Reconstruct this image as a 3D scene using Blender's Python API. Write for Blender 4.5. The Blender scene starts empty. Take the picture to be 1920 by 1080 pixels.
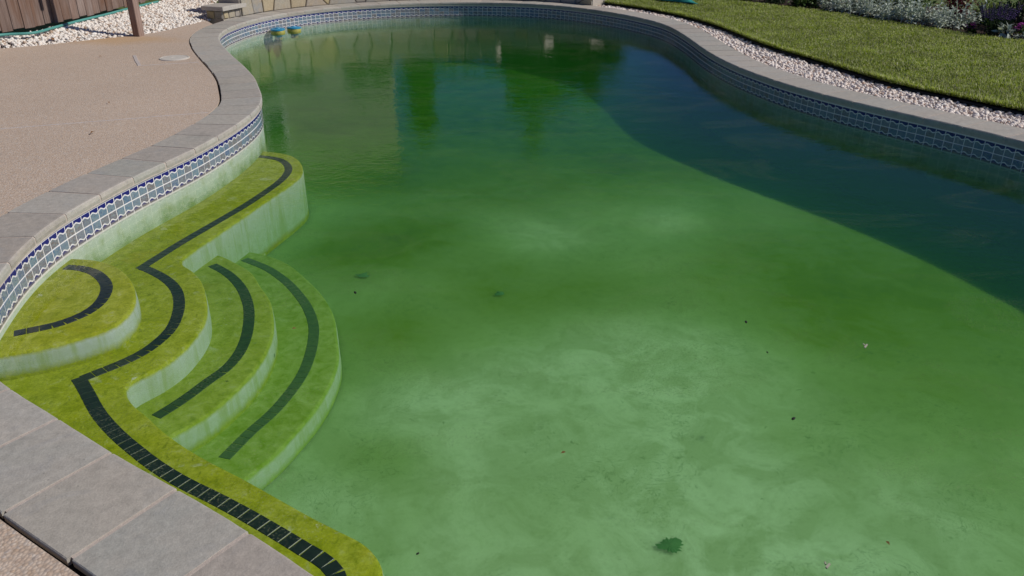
import bpy, bmesh, math, random
import numpy as np
from mathutils import Vector, Matrix, noise
from mathutils.geometry import delaunay_2d_cdt

random.seed(7)
rng = np.random.default_rng(7)
scene = bpy.context.scene
COL = scene.collection
RAD = math.radians

# ------------------------------------------------------------------ camera
cam_data = bpy.data.cameras.new("camera")
cam = bpy.data.objects.new("camera", cam_data)
COL.objects.link(cam)
cam.location = (0.0, 0.0, 1.76)
cam.rotation_euler = (RAD(90 - 26.3), 0, 0)
cam_data.sensor_width = 36
cam_data.lens = 1500 / 1920 * 36
cam_data.clip_start = 0.05
cam_data.clip_end = 1000
scene.camera = cam

# ------------------------------------------------------------------ light
SUN_EL = RAD(40)
SUN_DIR = Vector((math.cos(SUN_EL) * 0.995, math.cos(SUN_EL) * -0.10, math.sin(SUN_EL))).normalized()
world = bpy.data.worlds.new("World")
scene.world = world
world.use_nodes = True
wn = world.node_tree
wn.nodes.clear()
w_out = wn.nodes.new("ShaderNodeOutputWorld")
w_bg = wn.nodes.new("ShaderNodeBackground")
w_sky = wn.nodes.new("ShaderNodeTexSky")
w_sky.sky_type = 'NISHITA'
w_sky.sun_disc = False
w_sky.sun_elevation = SUN_EL
w_sky.sun_rotation = math.atan2(SUN_DIR.x, SUN_DIR.y)
w_sky.air_density = 0.4
w_sky.dust_density = 0.0
w_sky.ozone_density = 10.0
w_bg.inputs['Strength'].default_value = 0.11
wn.links.new(w_sky.outputs[0], w_bg.inputs[0])
wn.links.new(w_bg.outputs[0], w_out.inputs[0])

sun_data = bpy.data.lights.new("sun", 'SUN')
sun_data.energy = 5.0
sun_data.angle = RAD(0.8)
sun_data.color = (1.0, 0.95, 0.88)
sun = bpy.data.objects.new("sun", sun_data)
sun.rotation_euler = SUN_DIR.to_track_quat('Z', 'Y').to_euler()
sun.location = (6, 0, 8)
COL.objects.link(sun)

scene.view_settings.view_transform = 'Standard'
scene.view_settings.look = 'None'
scene.view_settings.gamma = 1
scene.view_settings.use_curve_mapping = False
scene.view_settings.exposure = -0.5
scene.cycles.use_denoising = True
scene.cycles.max_bounces = 8
scene.cycles.transparent_max_bounces = 12
scene.cycles.volume_bounces = 0
scene.cycles.sample_clamp_indirect = 4.0

# ------------------------------------------------------------------ helpers
def tag(o, label=None, cat=None, group=None, kind=None):
    if label: o["label"] = label
    if cat: o["category"] = cat
    if group: o["group"] = group
    if kind: o["kind"] = kind
    return o

def link(name, data, parent=None, mat=None):
    o = bpy.data.objects.new(name, data)
    COL.objects.link(o)
    if parent is not None:
        o.parent = parent
        o.matrix_parent_inverse = Matrix.Identity(4)
        if parent.location.length > 0 or any(abs(a) > 1e-9 for a in parent.rotation_euler):
            M = Matrix.LocRotScale(parent.location, parent.rotation_euler, parent.scale)
            pp = parent.parent
            while pp is not None:
                M = Matrix.LocRotScale(pp.location, pp.rotation_euler, pp.scale) @ M
                pp = pp.parent
            o.matrix_parent_inverse = M.inverted()
    if mat is not None and data is not None and not data.materials:
        data.materials.append(mat)
    return o

def empty(name, loc=(0, 0, 0)):
    o = bpy.data.objects.new(name, None)
    o.empty_display_size = 0.1
    o.location = loc
    COL.objects.link(o)
    return o

def mesh(name, verts, faces, mat=None, smooth=False):
    me = bpy.data.meshes.new(name)
    me.from_pydata([tuple(v) for v in verts], [], [tuple(f) for f in faces])
    me.update()
    if mat: me.materials.append(mat)
    if smooth:
        me.polygons.foreach_set("use_smooth", [True] * len(me.polygons))
    return me

def tri_mesh(name, V, F, mat=None, smooth=False):
    """big triangle mesh from numpy arrays"""
    me = bpy.data.meshes.new(name)
    n, m = len(V), len(F)
    me.vertices.add(n)
    me.vertices.foreach_set("co", np.ascontiguousarray(V, dtype=np.float32).ravel())
    me.loops.add(m * 3)
    me.loops.foreach_set("vertex_index", np.ascontiguousarray(F, dtype=np.int32).ravel())
    me.polygons.add(m)
    me.polygons.foreach_set("loop_start", np.arange(0, m * 3, 3, dtype=np.int32))
    me.polygons.foreach_set("loop_total", np.full(m, 3, dtype=np.int32))
    if smooth:
        me.polygons.foreach_set("use_smooth", np.ones(m, dtype=bool))
    me.update(calc_edges=True)
    if mat: me.materials.append(mat)
    return me

def bm_mesh(name, bm, mat=None, smooth=False):
    me = bpy.data.meshes.new(name)
    bm.normal_update()
    bm.to_mesh(me); bm.free()
    if mat: me.materials.append(mat)
    if smooth:
        me.polygons.foreach_set("use_smooth", [True] * len(me.polygons))
    return me

def add_box(bm, c, s, R=None, bevel=0.0):
    r = bmesh.ops.create_cube(bm, size=1.0)
    vs = r['verts']
    for v in vs:
        v.co = Vector((v.co.x * s[0], v.co.y * s[1], v.co.z * s[2]))
    if bevel > 0:
        es = list({e for v in vs for e in v.link_edges})
        rr = bmesh.ops.bevel(bm, geom=es, offset=bevel, segments=1, affect='EDGES', profile=0.5)
        vs = list({v for f in rr['faces'] for v in f.verts} | {v for v in vs if v.is_valid})
    for v in vs:
        p = v.co
        if R is not None: p = R @ p
        v.co = p + Vector(c)

def catmull(P, closed=False, step=0.03):
    P = np.array(P, float)
    n = len(P)
    out = []
    rngi = range(n) if closed else range(n - 1)
    for i in rngi:
        if closed:
            p0, p1, p2, p3 = P[(i - 1) % n], P[i], P[(i + 1) % n], P[(i + 2) % n]
        else:
            p1, p2 = P[i], P[i + 1]
            p0 = P[i - 1] if i > 0 else 2 * p1 - p2
            p3 = P[i + 2] if i + 2 < n else 2 * p2 - p1
        k = max(2, int(np.linalg.norm(p2 - p1) / step) + 1)
        for t in np.linspace(0, 1, k, endpoint=False):
            out.append(0.5 * ((2 * p1) + (-p0 + p2) * t + (2 * p0 - 5 * p1 + 4 * p2 - p3) * t * t + (-p0 + 3 * p1 - 3 * p2 + p3) * t ** 3))
    if not closed: out.append(P[-1])
    return np.array(out)

def resample(P, step, closed=False):
    P = np.array(P, float)
    Q = np.vstack([P, P[:1]]) if closed else P
    d = np.r_[0, np.cumsum(np.hypot(*np.diff(Q, axis=0).T))]
    n = max(2, int(round(d[-1] / step)))
    s = np.linspace(0, d[-1], n + 1)
    if closed: s = s[:-1]
    return np.c_[np.interp(s, d, Q[:, 0]), np.interp(s, d, Q[:, 1])]

def smooth_closed(P, it):
    for _ in range(it):
        P = 0.25 * np.roll(P, 1, 0) + 0.5 * P + 0.25 * np.roll(P, -1, 0)
    return P

def in_poly(P, poly):
    x, y = P[:, 0], P[:, 1]
    c = np.zeros(len(P), bool)
    n = len(poly); j = n - 1
    for i in range(n):
        xi, yi = poly[i]; xj, yj = poly[j]
        if yi != yj:
            m = ((yi > y) != (yj > y)) & (x < (xj - xi) * (y - yi) / (yj - yi) + xi)
            c ^= m
        j = i
    return c

def fill_poly(loops, z):
    """triangulated sheet of an outer loop with holes"""
    bm = bmesh.new()
    edges = []
    for lp in loops:
        vs = [bm.verts.new((p[0], p[1], z)) for p in lp]
        for a, b in zip(vs, vs[1:] + vs[:1]):
            edges.append(bm.edges.new((a, b)))
    bmesh.ops.triangle_fill(bm, edges=edges, use_beauty=True, normal=(0, 0, 1))
    for f in bm.faces:
        if f.normal.z < 0: f.normal_flip()
    return bm

def slab(loop, z0, z1):
    """solid prism from a loop: top sheet plus sides"""
    bm = fill_poly([loop], z1)
    n = len(loop)
    t = [bm.verts.new((p[0], p[1], z1)) for p in loop]
    b = [bm.verts.new((p[0], p[1], z0)) for p in loop]
    for i in range(n):
        j = (i + 1) % n
        bm.faces.new((t[i], b[i], b[j], t[j]))
    bmesh.ops.remove_doubles(bm, verts=bm.verts, dist=1e-5)
    bmesh.ops.recalc_face_normals(bm, faces=bm.faces)
    return bm

# ------------------------------------------------------------------ materials
def new_mat(name):
    m = bpy.data.materials.new(name)
    m.use_nodes = True
    nt = m.node_tree
    b = nt.nodes["Principled BSDF"]
    return m, nt, b

def N(nt, t, **kw):
    n = nt.nodes.new(t)
    for k, v in kw.items():
        if k in n.inputs.keys():
            n.inputs[k].default_value = v
        else:
            setattr(n, k, v)
    return n

def pos(nt):
    return N(nt, "ShaderNodeNewGeometry").outputs['Position']

def noise_t(nt, vec, scale, detail=4, rough=0.55, dist=0.0):
    n = N(nt, "ShaderNodeTexNoise")
    n.inputs['Scale'].default_value = scale
    n.inputs['Detail'].default_value = detail
    n.inputs['Roughness'].default_value = rough
    n.inputs['Distortion'].default_value = dist
    nt.links.new(vec, n.inputs['Vector'])
    return n.outputs['Fac']

def ramp(nt, fac, stops, interp='LINEAR'):
    r = N(nt, "ShaderNodeValToRGB")
    r.color_ramp.interpolation = interp
    el = r.color_ramp.elements
    while len(el) < len(stops): el.new(0.5)
    for e, (p, c) in zip(el, stops):
        e.position = p
        e.color = (c, c, c, 1) if isinstance(c, (int, float)) else (*c, 1)
    nt.links.new(fac, r.inputs[0])
    return r.outputs[0]

def mixc(nt, fac, a, b, mode='MIX'):
    m = N(nt, "ShaderNodeMix", data_type='RGBA', blend_type=mode)
    for sock, v in ((m.inputs[0], fac), (m.inputs[6], a), (m.inputs[7], b)):
        if isinstance(v, (int, float)): sock.default_value = v
        elif isinstance(v, tuple): sock.default_value = (*v, 1)
        else: nt.links.new(v, sock)
    return m.outputs[2]

def math_n(nt, op, a, b=None, c=None, clamp=False):
    m = N(nt, "ShaderNodeMath", operation=op, use_clamp=clamp)
    for i, v in enumerate((a, b, c)):
        if v is None: continue
        if isinstance(v, (int, float)): m.inputs[i].default_value = v
        else: nt.links.new(v, m.inputs[i])
    return m.outputs[0]

def bump(nt, b, height, strength=0.3, dist=0.01):
    n = N(nt, "ShaderNodeBump")
    n.inputs['Strength'].default_value = strength
    n.inputs['Distance'].default_value = dist
    nt.links.new(height, n.inputs['Height'])
    nt.links.new(n.outputs[0], b.inputs['Normal'])
    return n

def scale_vec(nt, vec, s):
    m = N(nt, "ShaderNodeMapping")
    m.inputs['Scale'].default_value = s
    nt.links.new(vec, m.inputs[0])
    return m.outputs[0]

def L(nt, a, b): nt.links.new(a, b)

def obj_random(nt): return N(nt, "ShaderNodeObjectInfo").outputs['Random']
def island_random(nt): return N(nt, "ShaderNodeNewGeometry").outputs['Random Per Island']

def mat_coping():
    m, nt, b = new_mat("bluestone")
    p = pos(nt)
    r = obj_random(nt)
    base = ramp(nt, r, [(0, (.41, .395, .355)), (.2, (.46, .43, .385)), (.4, (.395, .385, .345)), (.55, (.455, .405, .345)), (.7, (.435, .42, .38)), (.85, (.385, .345, .305)), (1, (.455, .425, .385))])
    # offset the grain per stone
    cv = N(nt, "ShaderNodeVectorMath", operation='ADD')
    mv = N(nt, "ShaderNodeCombineXYZ")
    L(nt, math_n(nt, 'MULTIPLY', r, 37.0), mv.inputs[0]); L(nt, math_n(nt, 'MULTIPLY', r, 91.0), mv.inputs[1])
    L(nt, p, cv.inputs[0]); L(nt, mv.outputs[0], cv.inputs[1])
    v = cv.outputs[0]
    n1 = noise_t(nt, v, 3.2, 5, .6, .6)
    n2 = noise_t(nt, v, 28, 5, .65)
    n3 = noise_t(nt, v, 160, 3, .6)
    c = mixc(nt, ramp(nt, n1, [(.40, 0), (.68, .55)]), base, (.47, .41, .35))
    c = mixc(nt, ramp(nt, noise_t(nt, v, 6, 4, .6, 1.0), [(.55, 0), (.75, .5)]), c, (.34, .345, .355))
    c = mixc(nt, ramp(nt, noise_t(nt, p, 1.7, 6, .7, 1.2), [(.56, 0), (.66, .30)]), c, (.27, .25, .22))
    c = mixc(nt, ramp(nt, noise_t(nt, p, 75, 2, .5), [(.70, 0), (.76, .5)]), c, (.20, .19, .17))
    c = mixc(nt, 1.0, c, ramp(nt, n2, [(.3, .84), (.7, 1.1)]), 'MULTIPLY')
    c = mixc(nt, 1.0, c, ramp(nt, n3, [(.3, .9), (.7, 1.07)]), 'MULTIPLY')
    L(nt, c, b.inputs['Base Color'])
    b.inputs['Roughness'].default_value = .8
    b.inputs['Specular IOR Level'].default_value = .3
    h = math_n(nt, 'ADD', math_n(nt, 'MULTIPLY', n2, .7), math_n(nt, 'MULTIPLY', n3, .3))
    bump(nt, b, h, .45, .006)
    return m

def mat_simple(name, col, rough=.8, var=.15, scale=20, col2=None, bumps=.3, spec=.3, bscale=None):
    m, nt, b = new_mat(name)
    p = pos(nt)
    n = noise_t(nt, p, scale, 5, .6)
    c2 = col2 or tuple(x * (1 - var * 2) for x in col)
    c = mixc(nt, ramp(nt, n, [(.3, 0), (.7, 1)]), col, c2)
    L(nt, c, b.inputs['Base Color'])
    b.inputs['Roughness'].default_value = rough
    b.inputs['Specular IOR Level'].default_value = spec
    if bumps: bump(nt, b, noise_t(nt, p, bscale or scale * 3, 4), bumps, .006)
    return m

def mat_deck():
    m, nt, b = new_mat("exposed_aggregate")
    p = pos(nt)
    vor = N(nt, "ShaderNodeTexVoronoi"); vor.inputs['Scale'].default_value = 95
    L(nt, p, vor.inputs['Vector'])
    sep = N(nt, "ShaderNodeSeparateColor"); L(nt, vor.outputs['Color'], sep.inputs[0])
    peb = ramp(nt, sep.outputs[0], [(0, (.50, .36, .26)), (.3, (.60, .46, .35)), (.55, (.64, .53, .43)), (.75, (.52, .35, .22)), (.88, (.70, .62, .54)), (1, (.44, .36, .31))])
    edge = ramp(nt, vor.outputs['Distance'], [(.35, 1.0), (.75, .68)])
    c = mixc(nt, 1.0, peb, edge, 'MULTIPLY')
    c = mixc(nt, .38, c, (.56, .455, .375))
    c = mixc(nt, 1.0, c, ramp(nt, noise_t(nt, p, 38, 3, .6), [(.32, .94), (.68, 1.05)]), 'MULTIPLY')
    big = noise_t(nt, p, .55, 4, .6)
    c = mixc(nt, 1.0, c, ramp(nt, big, [(.3, .92), (.7, 1.07)]), 'MULTIPLY')
    mid = noise_t(nt, p, 5, 5, .65)
    c = mixc(nt, ramp(nt, mid, [(.45, 0), (.8, .25)]), c, (.55, .42, .33))
    # rust stain near the gravel bed
    st = N(nt, "ShaderNodeVectorMath", operation='DISTANCE')
    wp = N(nt, "ShaderNodeVectorMath", operation='ADD')
    L(nt, scale_vec(nt, p, (0.55, 1.25, 0)), wp.inputs[0])
    wn_ = N(nt, "ShaderNodeTexNoise"); wn_.inputs['Scale'].default_value = 1.4; L(nt, p, wn_.inputs['Vector'])
    off = N(nt, "ShaderNodeVectorMath", operation='SCALE'); off.inputs['Scale'].default_value = .9
    L(nt, wn_.outputs['Color'], off.inputs[0]); L(nt, off.outputs[0], wp.inputs[1])
    L(nt, wp.outputs[0], st.inputs[0]); st.inputs[1].default_value = (-4.62 * .55 + .45, 9.72 * 1.25 + .45, .45)
    sm = ramp(nt, st.outputs['Value'], [(.1, .6), (.55, 0)])
    c = mixc(nt, sm, c, (.52, .32, .14))
    L(nt, c, b.inputs['Base Color'])
    b.inputs['Roughness'].default_value = .85
    b.inputs['Specular IOR Level'].default_value = .25
    h = ramp(nt, vor.outputs['Distance'], [(0, 1), (.8, 0)])
    bump(nt, b, h, .5, .004)
    return m

def mat_gravel(name, warm):
    m, nt, b = new_mat(name)
    p = pos(nt)
    r = island_random(nt)
    if warm:
        st = [(0, (.80, .71, .65)), (.25, (.86, .79, .74)), (.5, (.77, .67, .60)), (.66, (.87, .82, .78)), (.84, (.74, .61, .53)), (.92, (.55, .38, .29)), (.97, (.50, .45, .43)), (1, (.34, .23, .17))]
    else:
        st = [(0, (.80, .74, .66)), (.25, (.84, .79, .73)), (.5, (.76, .68, .60)), (.7, (.85, .82, .77)), (.88, (.72, .60, .50)), (.95, (.55, .42, .32)), (1, (.38, .26, .18))]
    c = ramp(nt, r, st)
    n = noise_t(nt, p, 60, 4)
    c = mixc(nt, 1.0, c, ramp(nt, n, [(.3, .88), (.7, 1.08)]), 'MULTIPLY')
    L(nt, c, b.inputs['Base Color'])
    b.inputs['Roughness'].default_value = .75
    b.inputs['Specular IOR Level'].default_value = .3
    bump(nt, b, n, .3, .004)
    return m

def mat_leaf(name, stops, rough=.55, trans=.3, spec=.35):
    m, nt, b = new_mat(name)
    c = ramp(nt, island_random(nt), stops)
    n = noise_t(nt, pos(nt), 3.0, 3)
    c = mixc(nt, 1.0, c, ramp(nt, n, [(.3, .8), (.7, 1.18)]), 'MULTIPLY')
    L(nt, c, b.inputs['Base Color'])
    b.inputs['Roughness'].default_value = rough
    b.inputs['Specular IOR Level'].default_value = spec
    tr = N(nt, "ShaderNodeBsdfTranslucent")
    L(nt, c, tr.inputs[0])
    mx = N(nt, "ShaderNodeMixShader"); mx.inputs[0].default_value = trans
    L(nt, b.outputs[0], mx.inputs[1]); L(nt, tr.outputs[0], mx.inputs[2])
    out = nt.nodes["Material Output"]
    L(nt, mx.outputs[0], out.inputs[0])
    return m

def mat_tile(joined):
    m, nt, b = new_mat("glazed_tile_joined" if joined else "glazed_tile")
    uv = N(nt, "ShaderNodeUVMap").outputs[0]
    sx = N(nt, "ShaderNodeSeparateXYZ"); L(nt, uv, sx.inputs[0])
    u, v = sx.outputs[0], sx.outputs[1]
    r = island_random(nt) if joined else obj_random(nt)
    y0 = math_n(nt, 'ADD', math_n(nt, 'MULTIPLY', math_n(nt, 'SINE', math_n(nt, 'MULTIPLY', u, 2 * math.pi)), .10), .655)
    d = math_n(nt, 'SUBTRACT', v, y0)
    line = math_n(nt, 'LESS_THAN', math_n(nt, 'ABSOLUTE', d), .058)
    up = math_n(nt, 'GREATER_THAN', d, 0.0)
    cv = N(nt, "ShaderNodeCombineXYZ")
    L(nt, u, cv.inputs[0]); L(nt, v, cv.inputs[1]); L(nt, math_n(nt, 'MULTIPLY', r, 50), cv.inputs[2])
    n1 = noise_t(nt, scale_vec(nt, cv.outputs[0], (1.2, 3.2, 1)), 2.2, 5, .65, 1.2)
    hue = ramp(nt, r, [(0, (.08, .16, .28)), (.25, (.15, .24, .31)), (.5, (.20, .22, .28)), (.68, (.20, .155, .14)), (.85, (.16, .19, .26)), (1, (.07, .13, .27))])
    mot = mixc(nt, ramp(nt, n1, [(.42, 0), (.62, 1)]), hue, (.24, .28, .31))
    mot = mixc(nt, ramp(nt, noise_t(nt, cv.outputs[0], 5, 4, .6, 1.5), [(.58, 0), (.68, .7)]), mot, (.15, .085, .065))
    mot = mixc(nt, ramp(nt, noise_t(nt, cv.outputs[0], 7, 4, .6, .5), [(.56, 0), (.7, .8)]), mot, (.025, .055, .20))
    cob = mixc(nt, noise_t(nt, cv.outputs[0], 4, 3), (.014, .014, .13), (.024, .023, .19))
    c = mixc(nt, up, mot, cob)
    c = mixc(nt, line, c, (.76, .73, .74))
    wz = N(nt, "ShaderNodeSeparateXYZ"); L(nt, pos(nt), wz.inputs[0])
    scl = math_n(nt, 'ADD', wz.outputs[2], math_n(nt, 'MULTIPLY', noise_t(nt, pos(nt), 9, 5, .7), -.05))
    c = mixc(nt, ramp(nt, math_n(nt, 'MULTIPLY', math_n(nt, 'ADD', scl, .03), 20), [(.0, .75), (.55, 0)]), c, (.40, .36, .24))
    c = mixc(nt, ramp(nt, noise_t(nt, scale_vec(nt, pos(nt), (9, 9, 3)), 1.0, 5, .7, .4), [(.62, 0), (.74, .55)]), c, (.55, .53, .52))
    L(nt, c, b.inputs['Base Color'])
    b.inputs['Roughness'].default_value = .16
    b.inputs['Specular IOR Level'].default_value = .5
    bump(nt, b, noise_t(nt, cv.outputs[0], 3, 2), .12, .01)
    return m

def mat_algae(murk_fade=0.0, name="algae_on_plaster"):
    m, nt, b = new_mat(name)
    p = pos(nt)
    n1 = noise_t(nt, p, 3.2, 6, .62, .5)
    n2 = noise_t(nt, p, 16, 6, .68, .6)
    n3 = noise_t(nt, p, 90, 4, .65)
    c = mixc(nt, ramp(nt, n1, [(.35, 0), (.62, 1)]), (.30, .33, .006), (.35, .38, .045))
    c = mixc(nt, ramp(nt, n2, [(.36, .75), (.56, 0)]), c, (.20, .24, .003))
    c = mixc(nt, ramp(nt, n2, [(.58, 0), (.80, .8)]), c, (.42, .44, .22))
    c = mixc(nt, ramp(nt, noise_t(nt, p, 2.0, 5, .6, .3), [(.60, 0), (.72, .7)]), c, (.33, .28, .006))
    c = mixc(nt, ramp(nt, noise_t(nt, p, 6.5, 6, .7, .4), [(.60, 0), (.70, .75)]), c, (.45, .48, .30))
    c = mixc(nt, ramp(nt, noise_t(nt, scale_vec(nt, p, (1.6, .7, 1)), 24, 5, .72, .5), [(.56, 0), (.66, .6)]), c, (.13, .17, .003))
    c = mixc(nt, ramp(nt, noise_t(nt, p, 5.1, 6, .75, .2), [(.66, 0), (.70, .8)]), c, (.55, .57, .50))
    c = mixc(nt, 1.0, c, ramp(nt, n3, [(.3, .8), (.7, 1.15)]), 'MULTIPLY')
    if murk_fade:  # greener tint: the water's murk over deeper treads, put into the colour
        c = mixc(nt, ramp(nt, n1, [(.2, murk_fade * .75), (.8, murk_fade)]), c, mixc(nt, ramp(nt, n2, [(.35, 0), (.65, 1)]), (.17, .29, .035), (.30, .42, .16)))
    # riser faces keep the pale plaster: algae settles on what faces up
    g = N(nt, "ShaderNodeNewGeometry")
    sz = N(nt, "ShaderNodeSeparateXYZ"); L(nt, g.outputs['Normal'], sz.inputs[0])
    at_ = N(nt, "ShaderNodeAttribute", attribute_name="growth_tone")
    grow = math_n(nt, 'ADD', at_.outputs['Fac'], math_n(nt, 'MULTIPLY', math_n(nt, 'SUBTRACT', n2, .5), .55))
    flat = ramp(nt, grow, [(.25, 0), (.75, 1)])
    pale = mixc(nt, ramp(nt, n2, [(.40, 0), (.8, .6)]), (.42, .48, .47), (.30, .38, .20))
    stk = noise_t(nt, scale_vec(nt, p, (16, 16, 1.5)), 1.0, 4, .65, .3)
    pale = mixc(nt, ramp(nt, stk, [(.48, 0), (.66, .55)]), pale, (.26, .34, .10))
    c = mixc(nt, flat, pale, c)
    L(nt, c, b.inputs['Base Color'])
    b.inputs['Roughness'].default_value = .9
    b.inputs['Specular IOR Level'].default_value = .1
    return m

def mat_floor():
    m, nt, b = new_mat("algae_clouded_plaster")
    p = pos(nt)
    n1 = noise_t(nt, p, .75, 5, .55, .5)
    n2 = noise_t(nt, p, 3.4, 6, .65, .8)
    n3 = noise_t(nt, p, 18, 5, .7)
    at_ = N(nt, "ShaderNodeAttribute", attribute_name="growth_tone")
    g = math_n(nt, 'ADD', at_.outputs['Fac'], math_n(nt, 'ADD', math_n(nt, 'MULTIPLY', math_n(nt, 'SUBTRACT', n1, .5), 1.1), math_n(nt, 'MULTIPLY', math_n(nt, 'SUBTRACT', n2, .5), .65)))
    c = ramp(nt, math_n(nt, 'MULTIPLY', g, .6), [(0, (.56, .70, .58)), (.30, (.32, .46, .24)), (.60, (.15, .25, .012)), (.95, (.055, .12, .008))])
    c = mixc(nt, ramp(nt, n2, [(.42, .4), (.60, 0)]), c, (.16, .26, .05))
    c = mixc(nt, ramp(nt, n3, [(.35, .14), (.5, 0)]), c, (.09, .16, .02))
    sq = noise_t(nt, p, 9, 4, .55, 2.6)
    sqm = math_n(nt, 'MULTIPLY', ramp(nt, sq, [(.485, 0), (.50, 1), (.515, 0)]), ramp(nt, noise_t(nt, p, 2.3, 3, .5), [(.50, 0), (.62, .55)]))
    c = mixc(nt, sqm, c, (.04, .11, .04))
    c = mixc(nt, ramp(nt, noise_t(nt, p, 26, 3, .5, .8), [(.70, 0), (.76, .45)]), c, (.05, .11, .04))
    c = mixc(nt, ramp(nt, noise_t(nt, p, 210, 2, .5), [(.68, 0), (.74, .5)]), c, (.55, .60, .42))
    L(nt, c, b.inputs['Base Color'])
    b.inputs['Roughness'].default_value = .9
    b.inputs['Specular IOR Level'].default_value = .1
    b.subsurface_method = 'BURLEY'
    b.inputs['Subsurface Weight'].default_value = .85
    b.inputs['Subsurface Radius'].default_value = (1, 1, 1)
    b.inputs['Subsurface Scale'].default_value = .20
    return m

def mat_plaster():
    m, nt, b = new_mat("pool_plaster")
    p = pos(nt)
    n = noise_t(nt, p, 7, 5, .6)
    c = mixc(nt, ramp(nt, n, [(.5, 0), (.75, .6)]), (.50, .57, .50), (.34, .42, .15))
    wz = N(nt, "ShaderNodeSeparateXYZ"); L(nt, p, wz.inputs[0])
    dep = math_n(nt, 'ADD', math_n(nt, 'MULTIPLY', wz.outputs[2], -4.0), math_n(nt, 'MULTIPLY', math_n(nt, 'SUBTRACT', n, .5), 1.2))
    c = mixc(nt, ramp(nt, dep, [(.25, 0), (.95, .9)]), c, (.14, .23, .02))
    L(nt, c, b.inputs['Base Color'])
    b.inputs['Roughness'].default_value = .9
    return m

def mat_water():
    m, nt, b = new_mat("green_water")
    nt.nodes.remove(b)
    out = nt.nodes["Material Output"]
    p = pos(nt)
    n1 = noise_t(nt, scale_vec(nt, p, (1.0, 1.6, 1)), 3.2, 3, .55, .4)
    n2 = noise_t(nt, scale_vec(nt, p, (1.0, 1.4, 1)), 12, 3, .6, .3)
    n4 = noise_t(nt, scale_vec(nt, p, (1.0, 1.3, 1)), 24, 2, .5)
    n3 = noise_t(nt, p, 1.1, 2, .5)
    calm = ramp(nt, n3, [(.36, .40), (.62, 1)])
    h = math_n(nt, 'ADD', math_n(nt, 'MULTIPLY', n1, 1.0), math_n(nt, 'ADD', math_n(nt, 'MULTIPLY', n2, .55), math_n(nt, 'MULTIPLY', n4, .42)))
    h = math_n(nt, 'MULTIPLY', h, calm)
    bp = N(nt, "ShaderNodeBump"); bp.inputs['Strength'].default_value = 1.0; bp.inputs['Distance'].default_value = .0022
    L(nt, h, bp.inputs['Height'])
    gl = N(nt, "ShaderNodeBsdfGlossy"); gl.inputs['Roughness'].default_value = .004
    L(nt, bp.outputs[0], gl.inputs['Normal'])
    tr = N(nt, "ShaderNodeBsdfTransparent")
    # Schlick reflectance, the same from both sides of the sheet
    dt = N(nt, "ShaderNodeVectorMath", operation='DOT_PRODUCT')
    L(nt, bp.outputs[0], dt.inputs[0]); L(nt, N(nt, "ShaderNodeNewGeometry").outputs['Incoming'], dt.inputs[1])
    om = math_n(nt, 'SUBTRACT', 1.0, math_n(nt, 'ABSOLUTE', dt.outputs['Value']), clamp=True)
    fres = math_n(nt, 'ADD', math_n(nt, 'MULTIPLY', math_n(nt, 'POWER', om, 5.0), .98), .02, clamp=True)
    mx = N(nt, "ShaderNodeMixShader")
    L(nt, fres, mx.inputs[0]); L(nt, tr.outputs[0], mx.inputs[1]); L(nt, gl.outputs[0], mx.inputs[2])
    # pollen and scum drifting in streaks on the surface
    sc1 = noise_t(nt, scale_vec(nt, p, (.9, 2.0, 1)), .75, 4, .6, 1.6)
    sc2 = noise_t(nt, p, 130, 2, .5)
    streak = ramp(nt, sc1, [(.50, 0), (.58, 1), (.66, 0)])
    speck = ramp(nt, sc2, [(.56, 0), (.66, 1)])
    fac = math_n(nt, 'MULTIPLY', math_n(nt, 'MULTIPLY', streak, speck), .20)
    df = N(nt, "ShaderNodeBsdfDiffuse"); df.inputs[0].default_value = (.42, .44, .26, 1)
    m2 = N(nt, "ShaderNodeMixShader")
    L(nt, fac, m2.inputs[0]); L(nt, mx.outputs[0], m2.inputs[1]); L(nt, df.outputs[0], m2.inputs[2])
    L(nt, m2.outputs[0], out.inputs['Surface'])
    # murk: absorption and scattering by algae
    ab = N(nt, "ShaderNodeVolumeAbsorption")
    ss = N(nt, "ShaderNodeVolumeScatter")
    # per metre: absorption (.48, .16, .60), scattering (.02, .12, .02)
    ab.inputs['Color'].default_value = (.40, .80, .25, 1); ab.inputs['Density'].default_value = .80
    ss.inputs['Color'].default_value = (.143, .857, .143, 1); ss.inputs['Density'].default_value = .14
    ss.inputs['Anisotropy'].default_value = .2
    ad = N(nt, "ShaderNodeAddShader")
    L(nt, ab.outputs[0], ad.inputs[0]); L(nt, ss.outputs[0], ad.inputs[1])
    L(nt, ad.outputs[0], out.inputs['Volume'])
    return m

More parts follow.
